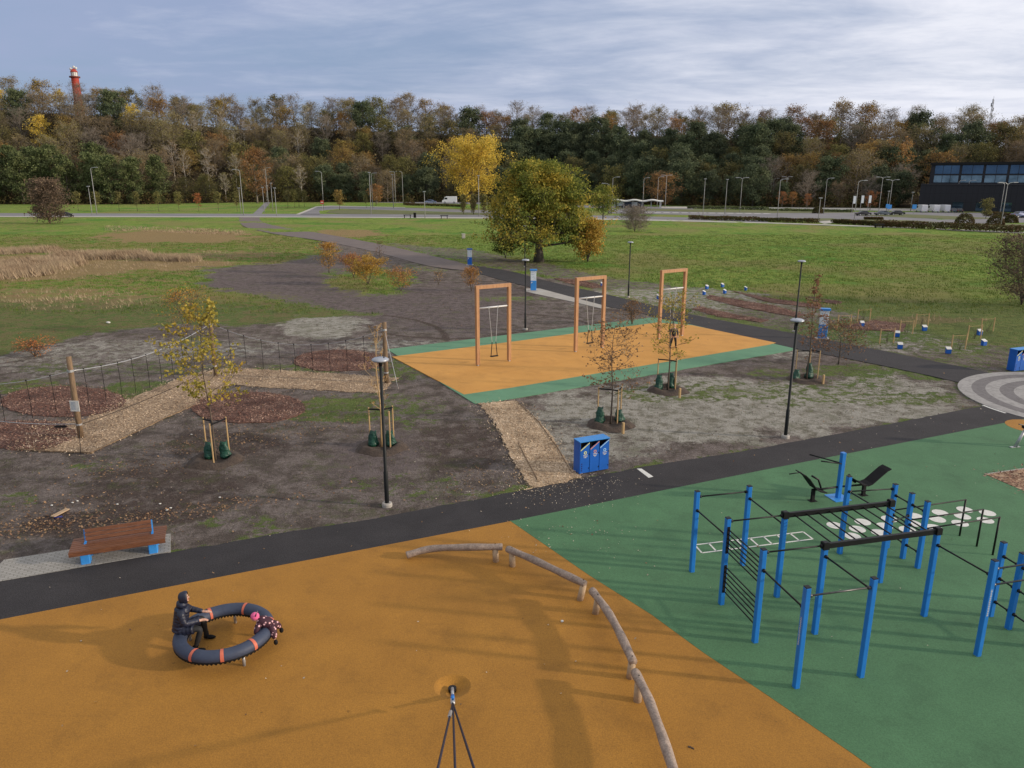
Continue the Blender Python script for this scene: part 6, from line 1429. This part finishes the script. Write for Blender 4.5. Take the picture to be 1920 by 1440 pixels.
# ------------------------------------------------------------------ bus shelter
def shelter():
    a=Vector((*G(1152,390),0)); b=Vector((*G(1238,390.5),0)); d=b-a; L=d.length; rz=math.atan2(d.y,d.x); o=empty('bus_shelter',a,'long bus shelter with a wavy white roof in front of the dark trees','bus shelter',rz=rz); h=HT((1180,390),377)
    mb=MB(); n=24; V=[]
    for i in range(n+1):
        X=-1+(L+2)*i/n; z=h+.22*math.sin(i*.75); V+=[(X,-1.8,z),(X,1.8,z+.25),(X,1.8,z+.55),(X,-1.8,z+.30)]
    F=[(3,2,1,0),(4*n,4*n+1,4*n+2,4*n+3)]+[(4*i+k,4*i+(k+1)%4,4*i+4+(k+1)%4,4*i+4+k) for i in range(n) for k in range(4)]; mb.add(V,F); mb.build('roof',M['white'],o)
    for i in range(6): mb=MB(); mb.box((L*i/5,1.2,h/2),(.3 if i<5 else .7,.3,h)); mb.build('post',M['white'] if i==5 else M['galv'],o)
    mb=MB(); mb.box((L*.33,1.5,h*.45),(L*.62,.08,h*.85)); mb.build('glass_wall',M['navyglass'],o)
    for q in (.12,.44): mb=MB(); mb.box((L*q,1.38,h*.6),(2.2,.08,1.4)); mb.build('poster',M['panel'],o)
    mb=MB(); mb.box((L*.6,1.0,.5),(3,.5,.12)); mb.build('seat',M['galv'],o)
M['navyglass']=pm('navy_glass',(.02,.035,.08),(.03,.045,.09),1,.2)
shelter()
# ------------------------------------------------------------------ lighthouse and mast
def lighthouse():
    y=455.; cx=(143.5-960)/CF*y/math.cos(0)*1.0; cx=(143.5-960)/CF*(y*math.cos(TH)-(60-CH)*math.sin(TH)); zt=CH+y*math.tan(math.atan((720-123)/CF)-TH); z0=zt-32
    o=empty('lighthouse',(cx,y,z0),'red round lighthouse tower with white lantern rising above the wooded hill','lighthouse')
    mb=MB(); mb.lathe([(.01,0),(2.8,0),(2.15,15),(1.95,25.5),(1.95,26)],n=24); mb.build('tower',M['brick'],o,True)
    mb=MB(); mb.lathe([(1.9,25.4),(2.8,25.6),(2.8,26.3),(1.9,26.3)],n=24); mb.build('gallery',M['brickd'],o)
    mb=MB(); mb.lathe([(1.6,26.3),(1.7,26.4),(1.7,28.4),(1.6,28.5)],n=20); l=mb.build('lantern_room',M['white'],o)
    mb=MB()
    for k in range(10): a=2*math.pi*k/10; mb.box((1.7*math.cos(a),1.7*math.sin(a),27.4),(.15,.15,1.9),a)
    mb.build('lantern_frame',M['brickd'],l)
    mb=MB(); mb.lathe([(1.95,28.5),(1.95,28.8),(1.0,30.0),(.3,30.4)],n=20); mb.build('roof',M['brick'],o)
    for dx,dz in ((-1.6,30.3),(1.3,30.6),(.2,31.2)): mb=MB(); mb.tube([(dx,0,28.9),(dx,0,dz)],.1,5); mb.ball((dx,0,dz),(.75,.5,.75)); mb.build('antenna_dish',M['white'],o,True)
    x=(1861-960)/CF*(440*math.cos(TH)-(50-CH)*math.sin(TH)); zt=CH+440*math.tan(math.atan((720-180)/CF)-TH)
    o=empty('radio_mast',(x,440,zt-40),'thin grey lattice radio mast above the trees on the right','mast'); 
    mb=MB()
    for k in range(3): a=2*math.pi*k/3; mb.tube([(.9*math.cos(a),.9*math.sin(a),0),(.35*math.cos(a),.35*math.sin(a),38)],.10,5)
    for i in range(18):
        z=i*2.1; q=.9-.55*z/38; 
        for k in range(3): a=2*math.pi*k/3; b=2*math.pi*(k+1)/3; mb.tube([(q*math.cos(a),q*math.sin(a),z),(q*math.cos(b),q*math.sin(b),z+2.1)],.06,4)
    mb.build('lattice',M['polegrey'],o); 
    mb=MB(); mb.tube([(0,0,37),(0,0,40)],.08,5)
    for z,k in ((33,0),(35.5,1),(37.5,2),(29,3)): mb.box((.7*math.cos(k*2),.7*math.sin(k*2),z),(.5,.5,1.8))
    mb.build('antenna',M['galv'],o)
M['brickd']=pm('dark_red_gallery',(.16,.03,.02),None,1,.7)
lighthouse()
# ------------------------------------------------------------------ small things
def small():
    def at(px,py): return (*G(px,py),0)
    for px,py,l in ((764,409,'dark backless bench on the far pavement, left of the litter bin'),(833,410,'dark backless bench on the far pavement right of the litter bin'),(1648,428,'dark bench on the right meadow path in front of the hedge')):
        o=empty('park_bench',at(px,py),l,'bench'); o.scale=(1.1,1,1.3)
        mb=MB(); mb.box((0,0,.66),(2.0,.6,.12)); mb.build('seat',M['blackm'],o)
        for s in (-.75,.75): mb=MB(); mb.box((s,0,.3),(.14,.5,.6)); mb.build('leg',M['blackm'],o)
    o=empty('litter_bin',at(778,408.5),'black litter bin between two dark far benches','litter bin'); mb=MB(); mb.bevbox((0,0,.7),(.7,.6,1.3),0,.06); mb.build('bin_body',M['blackm'],o); mb=MB(); mb.bevbox((0,0,1.4),(.8,.7,.1),0,.03); mb.build('lid',M['black'],o)
    o=empty('road_sign',at(605,396),'small red sign on a post beside the tall street lamp','road sign'); mb=MB(); mb.tube([(0,0,0),(0,0,2.6)],.07,6); mb.build('post',M['polegrey'],o); mb=MB(); mb.box((0,-.1,3.0),(1.1,.08,1.2)); mb.build('sign_plate',pm('sign_red',(.55,.06,.03),None,1,.6),o); mb=MB(); mb.box((0,-.15,3.0),(.8,.04,.25)); mb.build('bar_mark',M['white'],o)
    for px,py,h,l in ((1660+52,404,3.2,'blue parking sign board in the car park'),(1666,401,2.8,'blue sign between the parked cars'),(1665-2,397,2.5,'small blue road sign behind the cars')):
        o=empty('road_sign',at(px,py),l,'road sign'); mb=MB(); mb.tube([(0,0,0),(0,0,h)],.07,6); mb.build('post',M['polegrey'],o); mb=MB(); mb.box((0,-.1,h-.6),(1.3,.08,1.3)); mb.build('sign_plate',M['bluel'],o)
    for px,py,t,l in ((1597,399,367,'narrow white banner flag at the back of the car park, left one'),(1612,399,366,'narrow white banner flag at the back of the car park, middle one'),(1626,398,366,'narrow white banner flag at the back of the car park, right one')):
        h=HT((px,py),t); o=empty('banner_flag',at(px,py),l,'flag'); mb=MB(); mb.tube([(0,0,0),(0,0,h)],.08,6); mb.build('pole',M['polegrey'],o); mb=MB(); mb.box((.45,0,h-1.3),(.8,.05,2.4)); mb.build('banner',M['panel'],o)
    o=empty('utility_box',at(869,447),'small grey box standing alone on the meadow','box'); mb=MB(); mb.bevbox((0,0,.4),(.6,.5,.8),.2,.05); mb.build('box_body',M['pave'],o); mb=MB(); mb.bevbox((0,0,.83),(.7,.6,.07),.2,.02); mb.build('lid',M['kerb'],o)
    rn=random.Random(3)
    def rock(px,py,s,l,m='white'):
        mb=MB(); mb.ball((0,0,s*.3),(s,s*.6,s*.45),None,10,7); mb.v=[(x*(1+rn.uniform(-.12,.12)),y*(1+rn.uniform(-.12,.12)),z*(1+rn.uniform(-.12,.12))) for x,y,z in mb.v]; tag(mb.build('stone',M[m],None,True,at(px,py)),l,'stone')
    rock(203,606,.17,'white stone lying on the grass left of the wooden post')
    for i,(px,py) in enumerate(((97,948),(136,943),(220,946),(300,945),(313,957),(412,933),(320,953),(359,815),(145,940))): 
        o=rock(px,py,.045,'small white stone on the dark soil near the bench')
    for o in [q for q in bpy.data.objects if q.get('label')=='small white stone on the dark soil near the bench']: o['group']='small white stones on the soil near the bench'
    mb=MB(); mb.bevbox((0,0,.03),(.16,.62,.04),0,.01); tag(mb.build('plank',M['logcut'],None,False,at(113,963),-.25),'short wooden plank lying on the soil above the bench','plank')
    mb=MB(); mb.tube([(0,0,.02),(.12,.02,.03),(.2,.1,.02)],.03,6); tag(mb.build('plastic_scrap',M['navy'],None,True,at(102,972)),'blue plastic scrap beside the wooden plank','scrap')
    mb=MB(); mb.lathe([(.001,0),(.035,0),(.035,.02),(.03,.028),(.001,.028)],(0,0,.009),n=16); tag(mb.build('lid',M['white'],None,True,at(1054,1166)),'tiny white lid lying on the orange rubber','lid')
    mb=MB(); 
    for k in range(7): mb.ball((rn.uniform(-.05,.05),rn.uniform(-.04,.04),.014),(.03,.014,.008),Matrix.Rotation(rn.random()*3,3,'Z'),8,5)
    tag(mb.build('leaf_clump',M['soilm'],None,True,at(1296,1403)),'dark wet leaf clump on the orange rubber near the nearest log','leaves')
    # timber edging round the near chip path and mulch circles
    for pts,l in (([(967,752),(985,768),(1010,792),(1047,843),(1070,885)],'thin dark edging along the right side of the curved chip path'),([(972,832),(985,858),(1010,905)],'thin dark edging along the left side of the curved chip path'),([(30,843),(90,847),(170,850),(250,813),(310,784),(375,756)],'thin timber edging along the lower side of the left chip path')):
        P=[Vector((*p,.03)) for p in W2(pts)]; o0=P[0].copy(); o0.z=0; mb=MB(); mb.tube([p-o0 for p in P],.025,5); tag(mb.build('path_edging',M['postw'],None,False,o0),l,'path edging')
    # grey slope with retaining strips behind the footpath junction
small()
print('objects',len(bpy.data.objects),'faces',sum(len(m.polygons) for m in bpy.data.meshes))
